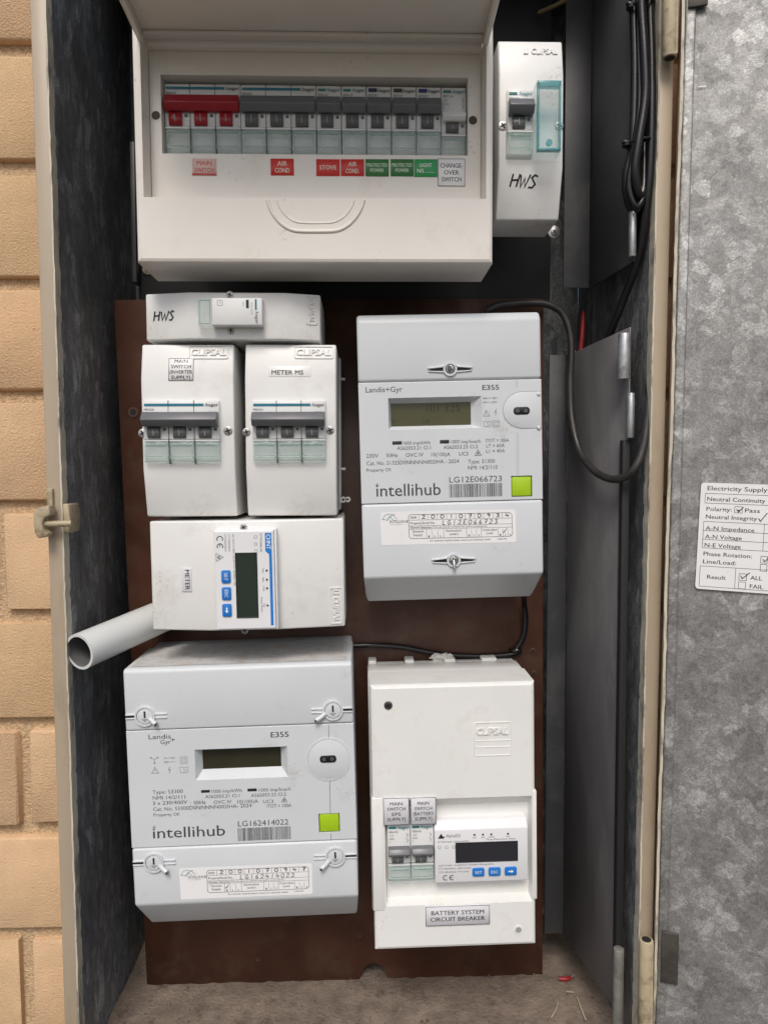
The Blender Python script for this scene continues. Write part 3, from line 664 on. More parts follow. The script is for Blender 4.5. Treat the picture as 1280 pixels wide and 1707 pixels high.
def sticker(parent, u0, u1, v0, v1, w, lines, M=STICK, ink=INK, cap=2.2, border=True, label=None, name='label_plate', th=.5, fits=None, bold=.012, rot=0, edge=None):
    bold = max(bold, .012)
    b = MB(); b.box(u0, u1, v0, v1, w-.3, w+th, M, .12, 1); wp = w+th+.06
    if border: b.stroke([(u0+.25, v0+.25), (u1-.25, v0+.25), (u1-.25, v1-.25), (u0+.25, v1-.25)], .35, wp, edge or INK, True)
    n = len(lines); H = v1-v0
    for i, t in enumerate(lines):
        v = v1-H*(i+.5)/n*(1 if n > 1 else 1)-cap*.5
        if n > 1: v = (v0+v1)/2+((n-1)/2-i)*cap*1.55-cap*.5
        f = fits[i] if fits else None
        b.text(t, (u0+u1)/2, v, cap, wp, ink, fit=f, bold=bold)
    o = b.build(name, parent, label)
    return drape(o, parent, w) if hasattr(parent, 'pw') else o

# ------------------------------------------------------------------ main switchboard at the top
BX, BZ = -30, 240
bd = Dev('switchboard', 'large cream switchboard with its lid tipped up over a row of breakers', 'switchboard', BX, BZ, -15)
def bw(w): return w+15
b = MB()
uL, uR, vB, vT = -150-BX, 89.5-BX, 140-BZ, 352-BZ
hL, hR, hB, hT = -144.5-BX, 84.7-BX, 182.5-BZ, 346-BZ
b.plate(uL, uR, vB, vT, bw(66), bw(115), [(hL, hR, hB, hT, 1.0, 1.0, .6, 1, 15, False)], CREAM, 2.4)
b.build('housing', bd)
b = MB(); b.box(uL+12, uR-12, vB+42, vT-6, 0, bw(65.5), CREAM, 2)
b.plate(uL+.6, uR-.6, vB+.8, vT-.6, bw(64.5), bw(66), [(uL+12, uR-12, vB+42, vT-6, .1, .1, .1, .1, 1, False)], CREAM, .3); b.build('base', bd)
b = MB(); wl, wr, wbm, wtp = -135.6-BX, 74.6-BX, 217.3-BZ, 269.6-BZ
b.plate(hL+1.1, hR-1.1, hB+.7, hT-1.1, bw(96), bw(100), [(wl, wr, wbm, wtp, .3, .3, .3, .3, 12, False)], CREAM, .4)
b.box(wl-3, wr+3, wbm-3, wtp+3, bw(60), bw(62), GAPK); b.build('escutcheon', bd)
for x, y in ((260, 192), (788, 200)):
    u, v = bd.loc(x, y, bw(100)); q = MB(); q.ring((u, v), 3.0, 3.7, bw(99.8), bw(100.3), CREAM, 22); q.cyl((u, v, bw(99.9)), 3.0, .15, mat('brown_hole', (.07, .05, .035), .7), 22); q.build('fixing_hole', bd)
# U-shaped finger grip on the lower rim
q = MB()
for (xa, xb, yb, r, wd_) in ((446, 606, 385, 1.5, 1), (462, 590, 371, .9, 1)):
    pts = []
    hw, hh_ = xb-xa, yb-333
    half = ((0, 0), (.03, .28), (.085, .56), (.16, .8), (.25, .95), (.36, 1.0))
    for x_, y_ in [(xa+hw*a, 333+hh_*c) for a, c in half]+[(xb-hw*a, 333+hh_*c) for a, c in half[::-1]]:
        u, v = bd.loc(x_, y_, bw(115)); pts.append((u, v, bw(114.6)))
    q.tube(pts, r, CREAM, 10, 6)
q.build('finger_grip', bd)
# lid, tipped up about its top edge
lid_o = MB(); hz = 288.5-BZ; LA = rad(5); n = 105
def lp(d, t): return hz+d*math.sin(LA)+t*math.cos(LA), bw(106)+d*math.cos(LA)-t*math.sin(LA)
a0, a1, a2, a3 = lp(0, 0), lp(n, 0), lp(n, 2.5), lp(0, 2.5)
lid_o.sweep_u([a0, a1, a2, a3], -146-BX, 86-BX, CREAM, .6)
for e0, e1 in ((-146-BX, -142.5-BX), (82.5-BX, 86-BX)):
    lid_o.sweep_u([lp(6, -6), lp(n, -7), lp(n, -.1), lp(6, -.1)], e0, e1, CREAM, .6)
lid_o.sweep_u([lp(8, -2.2), lp(10.5, -2.2), lp(10.5, -.1), lp(8, -.1)], -142-BX, 82-BX, CREAM, .5)
lid_o.build('lid', bd)
q = MB(); q.sweep_u([(hz-3.6, bw(100.1)), (hz-3.0, bw(105)), (hz-1.0, bw(107)), (hz+3, bw(107)), (hz+3, bw(100.1))], hL+1.6, hR-1.6, CREAM, .8); q.build('lid_hinge', bd)
# labels under the breakers
def blab(x0, x1, y0, y1, lines, M, ink, cap, label, border=False, fits=None, bold=.012, edge=None):
    u0, v1 = bd.loc(x0, y0, bw(100)); u1, v0 = bd.loc(x1, y1, bw(100))
    return sticker(bd, u0, u1, v0, v1, bw(100), lines, M, ink, cap, border, label, fits=fits, bold=bold, edge=edge)
o = blab(320.5, 361, 264, 291, ['MAIN', 'SWITCH'], PINKL, REDI, 3.0, 'faded pink MAIN SWITCH label', fits=(10, 13.2))
q = MB(); u0, v0 = bd.loc(320.5, 291, bw(100)); u1, _ = bd.loc(361, 291, bw(100)); q.box(u0, u1, v0-.2, v0+.9, bw(100), bw(100.7), REDI); q.build('red_underline', o)
blab(451, 490, 264, 292, ['AIR', 'COND'], REDL, LABT, 3.0, 'red AIR COND label standing apart', fits=(6.5, 10))
blab(527, 566.5, 265, 293, ['STOVE'], REDL, LABT, 2.8, 'red STOVE label', fits=(11.5,))
blab(568, 607, 265, 293, ['AIR', 'COND.'], REDL, LABT, 3.0, 'red AIR COND label beside STOVE', fits=(5.6, 9.5))
blab(609, 648, 265, 293.5, ['PROTECTED', 'POWER'], GRN1, LABG, 2.3, 'dark green PROTECTED POWER label', fits=(14.4, 9.2), bold=.004)
blab(651, 689.5, 265, 293.5, ['PROTECTED', 'POWER'], GRN1, LABG, 2.3, 'dark green PROTECTED POWER label beside LIGHT', fits=(14.4, 9.2), bold=.004)
blab(690.5, 729, 265, 294.5, ['LIGHT', 'N/L ........'], GRN2, mat('white_lettering', (.75, .78, .72), .5), 2.5, 'bright green LIGHT label', fits=(8.2, 12))
blab(729.5, 775, 264, 310.5, ['CHANGE-', 'OVER', 'SWITCH'], STICK, INK, 3.0, 'white CHANGE-OVER SWITCH label', True, fits=(15.5, 10.4, 13.4))
# breakers in the window
MX0 = -135.0; ZB = 243.0; MWB = 88
GB = 'circuit breakers in the row of the switchboard'
i = 0
for n, lab, kw in ((3, 'three-pole main switch with a red toggle, leftmost in the switchboard row', dict(toggle=REDT, code=('SBR363', '63'))),
                   (3, 'three-pole grey breaker next to the red main switch in the switchboard', dict(code=('MSN320', 'C20'))),
                   (1, 'single grey breaker above the red STOVE label', dict(code=('MSN132', 'C32'), stripe=TEALG)),
                   (1, 'single grey breaker above the red AIR COND label beside STOVE', dict(code=('MSN120', 'C20'), stripe=TEALG)),
                   (1, 'single breaker with navy top mark above the first dark green label', dict(code=('ADC920T', 'C'), blob=NAVY)),
                   (1, 'single breaker with brown top mark above the second dark green label', dict(code=('ADC916T', 'C'), blob=BROWNP)),
                   (1, 'single breaker with blue top mark above the bright green LIGHT label', dict(code=('ADC910T', 'C'), blob=mat('blue_blob_print', (.015, .02, .16), .4))),
                   (1, 'white change-over switch at the right end of the switchboard row', dict(code=('SFT116', '16A'), stripe=TEALG, style='low', toggle=BREAK))):
    breaker(lab, MX0+(i+n/2)*17.42+.1, ZB-i*.06, MWB, n, 48.5, mod=17.42, group=GB, out=5, **kw); i += n
# ------------------------------------------------------------------ upper right HWS enclosure
uh = clip_box('narrow white enclosure marked HWS right of the switchboard', 119.7, 239.5, 45.5, 121.5, 0, 105, 110, 100, .29, -.23, Wb=-15, wbk=62, ins=9)
moulded(uh, 7, 51.0, 4.2, 24, 105.4, False, bars=True)
u, v = uh.loc(838, 209, 110); screw(uh, u, v, 109.7, 3.2); u, v = uh.loc(932, 209, 110); screw(uh, u, v, 109.7, 3.0)
q = MB(); u, v = uh.loc(849, 309, 108.5)
for ch, dx, wd_ in (('H', 0, 7.2), ('W', 6.6, 7.0), ('S', 13.4, 6)):
    for p in PEN[ch]:
        q.stroke([(u+dx+x*wd_+y*1.4, v+y*8.0-dx*.05) for x, y in p], 1.2, 107.6, INK)
q.v = [(a, c, 109.95-.0*(c)) if False else (a, c, 0) for a, c, d in q.v]
def slope_w(vv): h = 121.5/2; t0 = 2*h*-.23; return 110-(t0-vv)*(110-100)/(t0+h) if vv < t0 else 110
q.v = [(a, c, slope_w(c)+.12) for a, c, d in q.v]; q.build('handwriting', uh)
breaker('single breaker beside a teal clear cover in the narrow upper right enclosure', 111.0, 239.8, 93.5, 1, 46, code=('MSN132', 'C32'), stripe=TEALG, group='breakers in the small enclosures', mod=18.5)
lk = Dev('breaker_lock_cover', 'clear teal plastic cover over the slot in the narrow upper right enclosure', 'clear cover', 128.7, 240, 95)
b = MB(); b.plate(-8.3, 8.3, -23.5, 23.8, 0, 15, [(-6.6, 6.6, -21, 17, .6, .6, .6, .6, 9, True)], LOCKC, 1.2); b.build('cover', lk)
b = MB()
for (a, c, d, e) in ((-8.0, -6.9, -22, 23), (6.9, 8.0, -22, 23), (-8, 8, 19, 23), (-8, 8, -23, -21.6)): b.box(a, c, d, e, 11, 15.3, LOCKE, .3)
b.cyl((0, -18, 14), 2.2, 1.6, LOCKE, 12); b.build('rim', lk)

# ------------------------------------------------------------------ horizontal HWS enclosure (turned a quarter clockwise)
hh = clip_box('white enclosure lying sideways marked HWS above the two breaker boxes', -91.7, 109.2, 33, 124.5, -90-.3, 86, 92, 85, .30, -.24, group='small white breaker enclosures')
q = MB()
def hws_side(x, y): return hh.loc(x, y, 88)
u, v = hh.loc(254, 534, 88)
c90 = lambda p: (p[1], -p[0])
for ch, dx, wd_ in (('H', 0, 5.6), ('W', 5.6, 6), ('S', 11.8, 3.8)):
    for p in PEN[ch]:
        # screen-right is local -v... local u = -screen z
        pts = []
        for x, y in p:
            sx, sy = dx+x*wd_+y*.5, y*6.6
            pts.append((u-sy, v+sx))
        q.stroke(pts, 1.15, 0, INK)
def hh_w(vv): h = 62.25; t0 = 2*h*-.24; return 92-(t0-vv)*(92-85)/(t0+h) if vv < t0 else 92
q.v = [(a, c, hh_w(c)+.12) for a, c, d in q.v]; q.build('handwriting', hh)
u, v = hh.loc(518, 520, 87); moulded(hh, u-1, v-1.0, 3.6, 17, 87.3, True)
for x, y in ((383, 491), (385, 551)): u, v = hh.loc(x, y, 92); screw(hh, u, v, 91.6, 2.6)
tm = Dev('relay_module', 'white relay module with a clear flap set in the sideways enclosure marked HWS', 'relay', -91.7, 110.6, 91, 0)
b = MB(); b.box(-12.5, 22.6, -9.6, 9.4, -10, 9, BREAK, .8); b.build('body', tm)
b = MB(); b.box(-22.6, -12.8, -9.8, 9.6, -8, 7.5, CLEAR, .6)
for (a, c, d, e) in ((-21.5, -13.8, -8.4, -7.9), (-21.5, -13.8, 7.7, 8.2), (-21.5, -21, -8, 8), (-14.2, -13.8, -8, 8)): b.box(a, c, d, e, 7.3, 7.9, CLEARG)
b.build('terminal_flap', tm)
b = MB(); wp = 9.08; b.rect(17.6, 18.9, 1.0, 8.4, wp, TEAL); b.text(':hager', 17.9, -4.2, 2.2, wp, INKG, fit=9.2, rot=-90, bold=.01); b.text('ESC225', 14.6, 2, 1.5, wp, INKL, rot=-90, fit=8)
b.rect(11.4, 13.4, 2.2, 8, wp, INK); b.text('16A', 9.0, 5, 1.3, wp, INKL, rot=-90); b.stroke(rrect(-8.4, -4.9, 4.0, 7.6, .8), .25, wp, INKG, True); b.text('+', -6.65, 5.0, 1.6, wp, INKG)
b.build('printing', tm)
# ------------------------------------------------------------------ two upright breaker boxes
GE = 'small white breaker enclosures'
lb = clip_box('white breaker box with MAIN SWITCH INVERTER SUPPLY label, left of the pair', -124.2, 28.5, 65.5, 123.5, 0, 86, 91, 84, .30, -.22, group=GE)
u0, v1 = lb.loc(282, 597, 87.5); u1, v0 = lb.loc(324.5, 635, 87.5)
sticker(lb, u0, u1, v0, v1, 87.6, ['MAIN', 'SWITCH', '(INVERTER', 'SUPPLY)'], STICK, INK, 2.5, True, 'white MAIN SWITCH INVERTER SUPPLY label', fits=(9.2, 14, 16, 13.4))
u, v = lb.loc(348, 592, 87); moulded(lb, u, v, 4.6, 25, 86.9)
for x, y in ((380, 718), (238, 722)): u, v = lb.loc(x, y, 91); screw(lb, u, v, 90.6, 3.2)
breaker('three-pole breaker in the box labelled MAIN SWITCH INVERTER SUPPLY', -128.1, 27.2, 88.5, 3, 45.5, group='breakers in the small enclosures', mod=18.0, out=9)
rb = clip_box('white breaker box marked METER MS, right of the pair', -51.2, 28.5, 65, 123.5, -.3, 86, 91, 84, .30, -.22, group=GE)
q = MB(); u, v = rb.loc(480, 625, 87.5); q.text('METER MS', u, v, 3.1, 88.2, INK, fit=22.5, bold=.01); drape(q.build('printed_name', rb), rb, 87.6)
q = MB(); u, v = rb.loc(480, 622, 87.5); q.box(u-13.5, u+16.5, v-2.8, v+4.8, 87.2, 88.0, mat('clear_tape', (.735, .73, .71), .22), .1); drape(q.build('tape_strip', rb), rb, 87.7)
u, v = rb.loc(523, 592, 87); moulded(rb, u, v, 4.4, 25, 86.9)
for x, y in ((550, 717), (411, 720)): u, v = rb.loc(x, y, 91); screw(rb, u, v, 90.6, 3.0)
breaker('three-pole breaker in the box marked METER MS', -52.2, 27.2, 88.5, 3, 45.0, group='breakers in the small enclosures', mod=17.5, code=('MSN316', 'C16'), out=9)
for y in (632, 782):
    q = MB(); u, v = rb.loc(568, y, 30); q.cyl((32, v, 30), 1.2, 5.5, WHITE, 10, 'u'); q.build('side_peg', rb)
q = MB(); u, v = rb.loc(570, 833, 40); q.ring((35.8, v), 1.1, 2.4, 38, 40, WHITE, 16); q.ring((39.4, v+.2), 1.0, 2.2, 38, 40, WHITE, 16); q.build('side_eyelet', rb)

# ------------------------------------------------------------------ METER box, sideways
mt = clip_box('wide white box marked METER holding a blue and white meter', -84.7, -76.2, 80, 141, -90+.4, 84, 91, 84, .16, -.20, name='meter_enclosure', cat='meter enclosure', group=None)
def mt_rot(x, y, w): return mt.loc(x, y, w)
u, v = mt.loc(313, 966, 87)
b = MB(); b.box(u-8.6, u+8.6, v-4.0, v+3.4, 86.5, 88.3, PALEST, .15); b.text('METER', u, v-1.4, 3.4, 88.4, INK, fit=14.6, bold=.012); drape(b.build('label_plate', mt, 'pale METER label'), mt, 87.6)
u, v = mt.loc(559, 1010, 86); moulded(mt, u, v-1.5, 4.2, 24, 86.6, True, bars=True)
for x, y in ((406, 879), (408, 1051)): u, v = mt.loc(x, y, 91); screw(mt, u, v, 90.6, 2.6)
def din_meter(label, X, Z, Wb, tilt, kind):
    t = Dev('smart_meter', label, 'smart meter', X, Z, Wb, tilt, 'rail mounted smart meters'); h = 21.2 if kind == 'a' else 23.6; x = 35.6
    fw = 10
    PL = mat('meter_white_plastic', (.74, .75, .76), .35, var=.02, scale=30)
    b = MB()
    if kind == 'a': b.plate(-x, x, -h, h, -20, fw, [(-12.5, 30, -6.5, 7.2, .8, .8, .8, .8, 1.6, False)] if False else [], PL, 1.0)
    else: b.sweep_u([(-h, -20), (-h, fw), (h-5.5, fw), (h, fw-5), (h, -20)], -x, x, PL, .7)
    b.build('case', t)
    wp = fw+.08; q = MB()
    if kind == 'a':   # blue banner meter
        q2 = MB(); q2.poly([(-x+2.2, h-1.6), (x-2.5, h-1.6), (x-2.5, h-3.6), (-18, h-3.6), (-20.5, h-6.2), (-x+2.2, h-6.2)], wp, BLUE); q2.text('CHNT', -x+8.6, h-5.3, 3.0, wp+.05, STICK, fit=10.5, bold=.01); q2.build('blue_banner', t)
        q.text('DTSU666-20', -x+9.2, h-9.8, 1.5, wp, INKG, fit=13)
        for i in range(3): q.stroke(rrect(-x+4+i*5, -x+6+i*5, h-13.8, h-11.9, .6), .25, wp, INKG, True)
        for tx, vv, wd_ in (('AC 3x57.7/100V...3x240/415V 50/60Hz 1/5A', -7.9, 37), ('CT1:250A/50mV', -10.9, 12.5), ('CT2:250A/50mV', -13.6, 12.5)): q.text(tx, -x+2.6, vv, 1.25, wp, INKG, fit=wd_, align='L')
        m_ce(q, -x+6, -h+2.0, 4.6, wp, INK); m_rcm(q, -x+19, -h+1.4, 5.8, wp, INK)
        leds = [(-6.5, ''), (0, ''), (6.2, ''), (18.6, '')]
        for i, (lx, _) in enumerate(leds):
            l_ = MB(); l_.cyl((lx, h-5.6, wp-.3), .75, .5, INK, 12); l_.build('indicator_light', t); q.text(('imp1', 'imp2', 'COM', 'PW')[i], lx, h-8.6, 1.2, wp, INKG)
        q.text('Smart Meter', 18, h-10.2, 1.3, wp, INKG, fit=11)
        lc = (-19.2, 26.8, -6.0, 8.6); LM = LCD3; bx = (-2.8, 9.3, 21.3); by = -13.2
    else:
        q.text('AlphaESS', -x+14.2, 12.2, 2.4, wp, INKG, fit=11); q.poly([(-x+2.4, 11.6), (-x+5, 15.4), (-x+6.4, 12.8), (-x+8, 13.2), (-x+6.8, 11.2)], wp, INK)
        q.stroke([(-x+6, 11.6), (-x+8.2, 12.4)], .5, wp, STICK)
        q.text('DTSU666 (AlphaESS)', -x+2.6, 8.2, 1.25, wp, INKG, fit=23.5, align='L')
        for i in range(3): q.stroke(rrect(-x+2.6+i*5.4, -x+4.6+i*5.4, 3.6, 5.6, .6), .25, wp, INKG, True)
        for tx, vv, wd_ in (('3x57.7/100V...3x240/415V 50/60Hz 400imp/kWh', -10.4, 42), ('CT1:100A/40mA  GRID+LOAD', -12.9, 25), ('CT2:100A/40mA  PV+LOAD', -15.6, 23.5)): q.text(tx, -x+2.6, vv, 1.2, wp, INKG, fit=wd_, align='L')
        m_ce(q, -x+8, -h+2.0, 4.2, wp, INK)
        for i, lx in enumerate((-5.2, 1.2, 7.6, 20.4)):
            l_ = MB(); l_.cyl((lx, 13.6, wp-.3), .8, .5, INKG, 12); l_.build('indicator_light', t); q.text(('imp1', 'imp2', 'COMM', 'PW')[i], lx, 10.9, 1.1, wp, INKG)
        q.text('Three-Phase Smart Meter', 15, 9.0, 1.3, wp, INKG, fit=23)
        lc = (-19.4, 27.4, -7.4, 7.4); LM = LCD4; bx = (-2.6, 9.8, 22.2); by = -15.6
    q.build('printing', t)
    q = MB(); q.plate(lc[0]-.5, lc[1]+.5, lc[2]-.5, lc[3]+.5, fw-1, fw+.5, [(lc[0], lc[1], lc[2], lc[3], .2, .2, .2, .2, .45, True)], LM, .2); q.build('display', t)
    for i, cx in enumerate(bx):
        q = MB(); q.prism(rrect(cx-4.6, cx+4.6, by-3.3, by+3.3, 1.3), fw-.5, fw+1.0, BLUEB, .4, 2)
        if i < 2: q.text(('SET', 'ESC')[i], cx, by-1.1, 2.2, fw+1.1, STICK, fit=5.4)
        else: q.poly([(cx-2, by-.5), (cx+.4, by-.5), (cx+.4, by-1.3), (cx+2.2, by), (cx+.4, by+1.3), (cx+.4, by+.5), (cx-2, by+.5)], fw+1.1, STICK)
        q.build('button', t)
    if kind == 'a':
        q = MB(); q.box(-x-.6, x+.6, h+.2, h+1.6, -10, fw-1.5, PL, .4); q.build('side_lip', t)
    return t
din_meter('blue and white smart meter turned sideways in the METER box', -84.4, -78, 90, -90+.6, 'a')

# ------------------------------------------------------------------ electricity meters
def emeter(label, X, Z, W_, tilt, vt, s1, s0, vb, vbb, single):
    t = Dev('electricity_meter', label, 'electricity meter', X, Z, 0, tilt, 'grey electricity meters'); x = W_/2; F = 90
    b = MB(); b.box(-x+1, x-1, vbb+4, vt-1, 0, 30, GREYP, 2); b.build('base', t)
    b = MB(); b.sweep_u([(s1+.35, 25), (s1+.35, F), (vt-(5 if single else 2), F), (vt, F-(4 if single else 2)), (vt+(0 if single else 0), 25)], -x, x, GREYP, 2.2, 3)
    if not single:
        # fine dust settled on the flat top
        pass
    b.build('terminal_cover', t)
    if not single:
        q = MB(); nu_, nw_ = 40, 16; vs = []
        for j in range(nw_+1):
            for i in range(nu_+1): vs.append((-x+4+(W_-8)*i/nu_, vt+.15+random.uniform(0, .25), 27+(F-33)*j/nw_))
        q.raw(vs, [(j*(nu_+1)+i, (j+1)*(nu_+1)+i, (j+1)*(nu_+1)+i+1, j*(nu_+1)+i+1) for j in range(nw_) for i in range(nu_)], mat('dusty_grey_plastic', (.56, .565, .57), .6, var=.05, scale=30, dirt=(.42, .36, .28), dscale=150, dlo=.44, dhi=.72, bump=.0002, bscale=900)); q.build('dust_film', t, kind='stuff')
    b = MB(); b.sweep_u([(s0-.35, 25), (s0-.35, F), (vb, F), (vbb+2, 62), (vbb, 58), (vbb, 25)], -x, x, GREYP, 2.0, 3, inset=[0, 0, 0, 2.5, 2.5, 1]); b.build('lower_cover', t)
    return t, x, F
def lcdw(t, F, outer, inner, LM, depth=6.5):
    (a, c, d, e) = outer; (a2, c2, d2, e2) = inner
    return (a, c, d, e, a2-a, c-c2, d2-d, e-e2, depth, False)
def wavy_sticker(t, corners, w, nmi, ser, tick, code, last=None):
    """white retailer sticker with its form; corners in local coordinates TL, TR, BR, BL"""
    TL, TR, BR, BL = [Vector(c) for c in corners]
    def f(x, y):                      # x 0..930, y 0..240 design units
        a, c = x/930, y/240; p = (TL*(1-a)+TR*a)*(1-c)+(BL*(1-a)+BR*a)*c
        return p.x, p.y
    k = (TR-TL).length/930; rot = math.degrees(math.atan2((TR-TL).y, (TR-TL).x)); ck = (TL-BL).length/240
    b = MB(); b.prism([f(x, y) for x, y in rrect(0, 930, 0, 240, 16)], w-.3, w+.12, STICK); wp = w+.2
    def st(pts, wd_=.25, M=INK): b.stroke([f(*p) for p in pts], wd_, wp, M)
    def tx(s_, x0, x1, y, c, M=INK, bold=.004): u, v = f((x0+x1)/2, y); b.text(s_, u, v, c*ck, wp, M, fit=(x1-x0)*k, bold=bold, rot=rot)
    st([(205, 22), (890, 22), (905, 36), (905, 180), (890, 196), (205, 196), (192, 184), (192, 36), (205, 22)], .3)
    for y in (62, 104, 128): st([(192, y), (905, y)], .2)
    for i in range(10): st([(262+i*64, 22), (262+i*64, 62)], .2)
    for x in (312, 430, 588, 690, 805): st([(x, 128), (x, 196)], .2)
    for x0 in (312, 588, 805):
        for j in (1, 2): st([(x0+j*(39 if x0 == 312 else 34), 140), (x0+j*(39 if x0 == 312 else 34), 196)], .18)
    tx('NMI', 205, 245, 52, 17); tx('Property/Serial No.', 202, 372, 92, 17); tx('Element Selections', 204, 350, 123, 16); tx('(Tick the element number/s the tariff is connected to)', 356, 730, 121, 11, INKG)
    tx('General', 215, 290, 152, 16); tx('Supply', 220, 284, 178, 16); tx('Generation', 445, 552, 152, 16); tx('(solar)', 470, 530, 176, 15); tx('Controlled', 698, 795, 152, 16); tx('Load', 725, 768, 176, 16)
    for x0, s_ in ((312, 39), (588, 34), (805, 34)):
        for j in range(3): tx('123'[j], x0+s_*j+12, x0+s_*j+20, 190, 14)
    tx('For customer enquiries please contact your electricity retailer', 335, 755, 220, 12, INKG); tx('LAB1002', 800, 865, 218, 10, INKG)
    tx('INTELLIHUB', 62, 188, 80, 20, INKG); tx('smart energy data', 66, 150, 92, 6, INKL)
    st([(12, 56), (30, 22), (60, 14), (92, 28), (112, 52)], .3, TEALG); st([(10, 50), (50, 60), (78, 20), (100, 18)], .3, TEALG); st([(40, 60), (62, 30), (88, 60)], .3, TEALG)
    for i, ch in enumerate(nmi):
        u, v = f(282+i*64, 54); c2, s2 = math.cos(rad(rot)), math.sin(rad(rot))
        for p in PEN.get(ch, []): b.stroke([(u+px*28*k, v+py*28*ck) for px, py in p], .5, wp+.02, INK)
    for i, ch in enumerate(ser):
        u, v = f(420+i*36, 100)
        for p in PEN.get(ch, []): b.stroke([(u+px*26*k+py*.4, v+py*32*ck) for px, py in p], .42, wp+.02, INK)
    b.stroke([f(tick-6, 166), f(tick+4, 160), f(tick+26, 130), f(tick+2, 166)], .5, wp+.02, INK)
    return b.build('retailer_sticker', t, 'white retailer sticker with handwritten numbers')

# --- single-phase meter, right
S1 = dict(vt=92.3, s1=43.6, s0=-43.6, vb=-98, vbb=-121)
ma, x, F = emeter('grey electricity meter with olive display, upper right beside the looping cable', 64.3, 20, 132.5, 1.15, S1['vt'], S1['s1'], S1['s0'], S1['vb'], S1['vbb'], True)
kA = lambda px, py, w=90: ma.loc(600+px/4.129, 620+py/4.129, w)
def boxA(x0, x1, y0, y1, w=90):
    a = kA(x0, (y0+y1)/2, w)[0]; c = kA(x1, (y0+y1)/2, w)[0]; d = kA((x0+x1)/2, y1, w)[1]; e = kA((x0+x1)/2, y0, w)[1]; return a, c, d, e
F2 = F-.4
lo = boxA(196, 838, 172, 392); li = boxA(214, 772, 206, 366)
gb = boxA(1042, 1186, 714, 859); pt = kA(1112, 264)
b = MB(); b.plate(-x, x, S1['s0'], S1['s1'], 25, F2, [lcdw(ma, F, lo, li, LCD1, 6), (*gb, .1, .1, .1, .1, 2.2, False)], GREYP, .5); b.build('face_plate', ma)
b = MB(); b.box(li[0]-2, li[1]+2, li[2]-2, li[3]+2, F2-7.5, F2-6.05, LCD1)
for s_, x0, x1, y, c in (('101 325', 455, 690, 275, 52), ('41', 216, 262, 356, 34), ('1.6', 430, 480, 350, 34)):
    u, v = kA((x0+x1)/2, y, F2-6); b.text(s_, u, v, c*.105, F2-5.98, LCDK, fit=(x1-x0)*.105)
b.build('display', ma)
b = MB(); b.box(gb[0]+.5, gb[1]-.5, gb[2]+.5, gb[3]-.5, F2-6, F2-.6, LIME, .8); b.box(gb[0]-.4, gb[1]+.4, gb[2]-.4, gb[3]+.4, F2-6.2, F2-6.0, GAPK); b.build('button', ma)
b = MB(); r_ = 13.2
pr = [(x-.4, pt[1]+r_+.4)] + [(pt[0]+1+r_*math.cos(rad(a))*1.1, pt[1]+r_*math.sin(rad(a))+.4) for a in range(90, 271, 12)] + [(x-.4, pt[1]-r_+.4)]
b.prism(pr, F2-1, F2+.25, GREYP, .2); 
for p, q_ in zip(pr, pr[1:]): b.stroke([p, q_], .35, F2+.3, INKL)
for px, py in ((1230, 150), (1230, 383)): u, v = kA(px, py); b.cyl((u, v, F2), 1.3, 1.2, GREYP, 14, bevel=.3)
pb = b.build('port_cover', ma)
b = MB(); o4 = boxA(1056, 1168, 240, 292); b.prism(rrect(*o4, 2.3), F2, F2+.7, BLACKP, .2); u = (o4[0]+o4[1])/2; v = (o4[2]+o4[3])/2
for d in (-3, 3): b.cyl((u+d, v, F2+.6), 1.5, .3, GRYD, 12)
b.build('optical_port', pb)
b = MB(); wp = F2+.1
def tA(s_, x0, x1, y, c, M=INKG, bold=.0): u, v = kA((x0+x1)/2, y, F2); b.text(s_, u, v, c*.105, wp, M, fit=(x1-x0)*.105, bold=bold)
for a in (('Landis+Gyr', 40, 292, 138, 36, INKG, .004), ('E355', 842, 957, 122, 34, INKG, .02), ('1000 imp/kWh', 296, 484, 499, 23), ('AS62053.21 Cl.1', 255, 487, 534, 24), ('1000 imp/kvarh', 624, 830, 490, 24),
          ('AS62053.23 Cl.2', 574, 812, 527, 24), ('ITOT = 100A', 866, 1025, 482, 24), ('LT = 60A', 868, 995, 518, 23), ('L1 = 40A', 868, 997, 554, 23), ('230V', 45, 128, 590, 27), ('50Hz', 181, 260, 586, 25), ('OVC IV', 315, 437, 583, 26),
          ('10(100)A', 490, 622, 580, 26), ('UC3', 680, 745, 575, 25), ('Cat. No. S1325D0NNNNN002IHA - 2024', 45, 683, 634, 26), ('Type: S1300', 742, 930, 628, 27), ('NMI 14/2/110', 742, 947, 670, 27), ('Property Of:', 45, 215, 685, 22),
          ('LG12E066723', 613, 978, 757, 40), ('intellihub', 112, 558, 852, 84, INKG, .004)): tA(*a)
for p in ((222, 288, 476, 500), (550, 614, 467, 492)): q = MB(); a_, c_, d_, e_ = boxA(*p); q.box(a_, c_, d_, e_, F2-.4, F2+.15, INK, .1); q.build('pulse_light', ma)
q = MB(); barcode(q, *boxA(615, 978, 768, 860), wp, INKG, 3); q.build('barcode', ma, kind='stuff')
u, v = kA(118, 778); b.stroke([(u-1.2, v), (u+1.2, v)], .35, wp, INKG); b.stroke([(u, v-1.2), (u, v+1.2)], .35, wp, INKG)
for y_, fl in ((180, False), (208, True)): u0, v = kA(858, y_); u1, _ = kA(945, y_); m_arrows(b, u0, u1, v, wp, INKG, False, True)
u, v = kA(870, 303); m_warning(b, u, v, 4.9, wp, INKG); u, v = kA(935, 298); m_bolt(b, u, v, 4.6, wp, INKG); u, v = kA(878, 378); m_book(b, u, v, 4.2, wp, INKG); u, v = kA(938, 378); m_square(b, u, v, 4.5, wp, INKG)
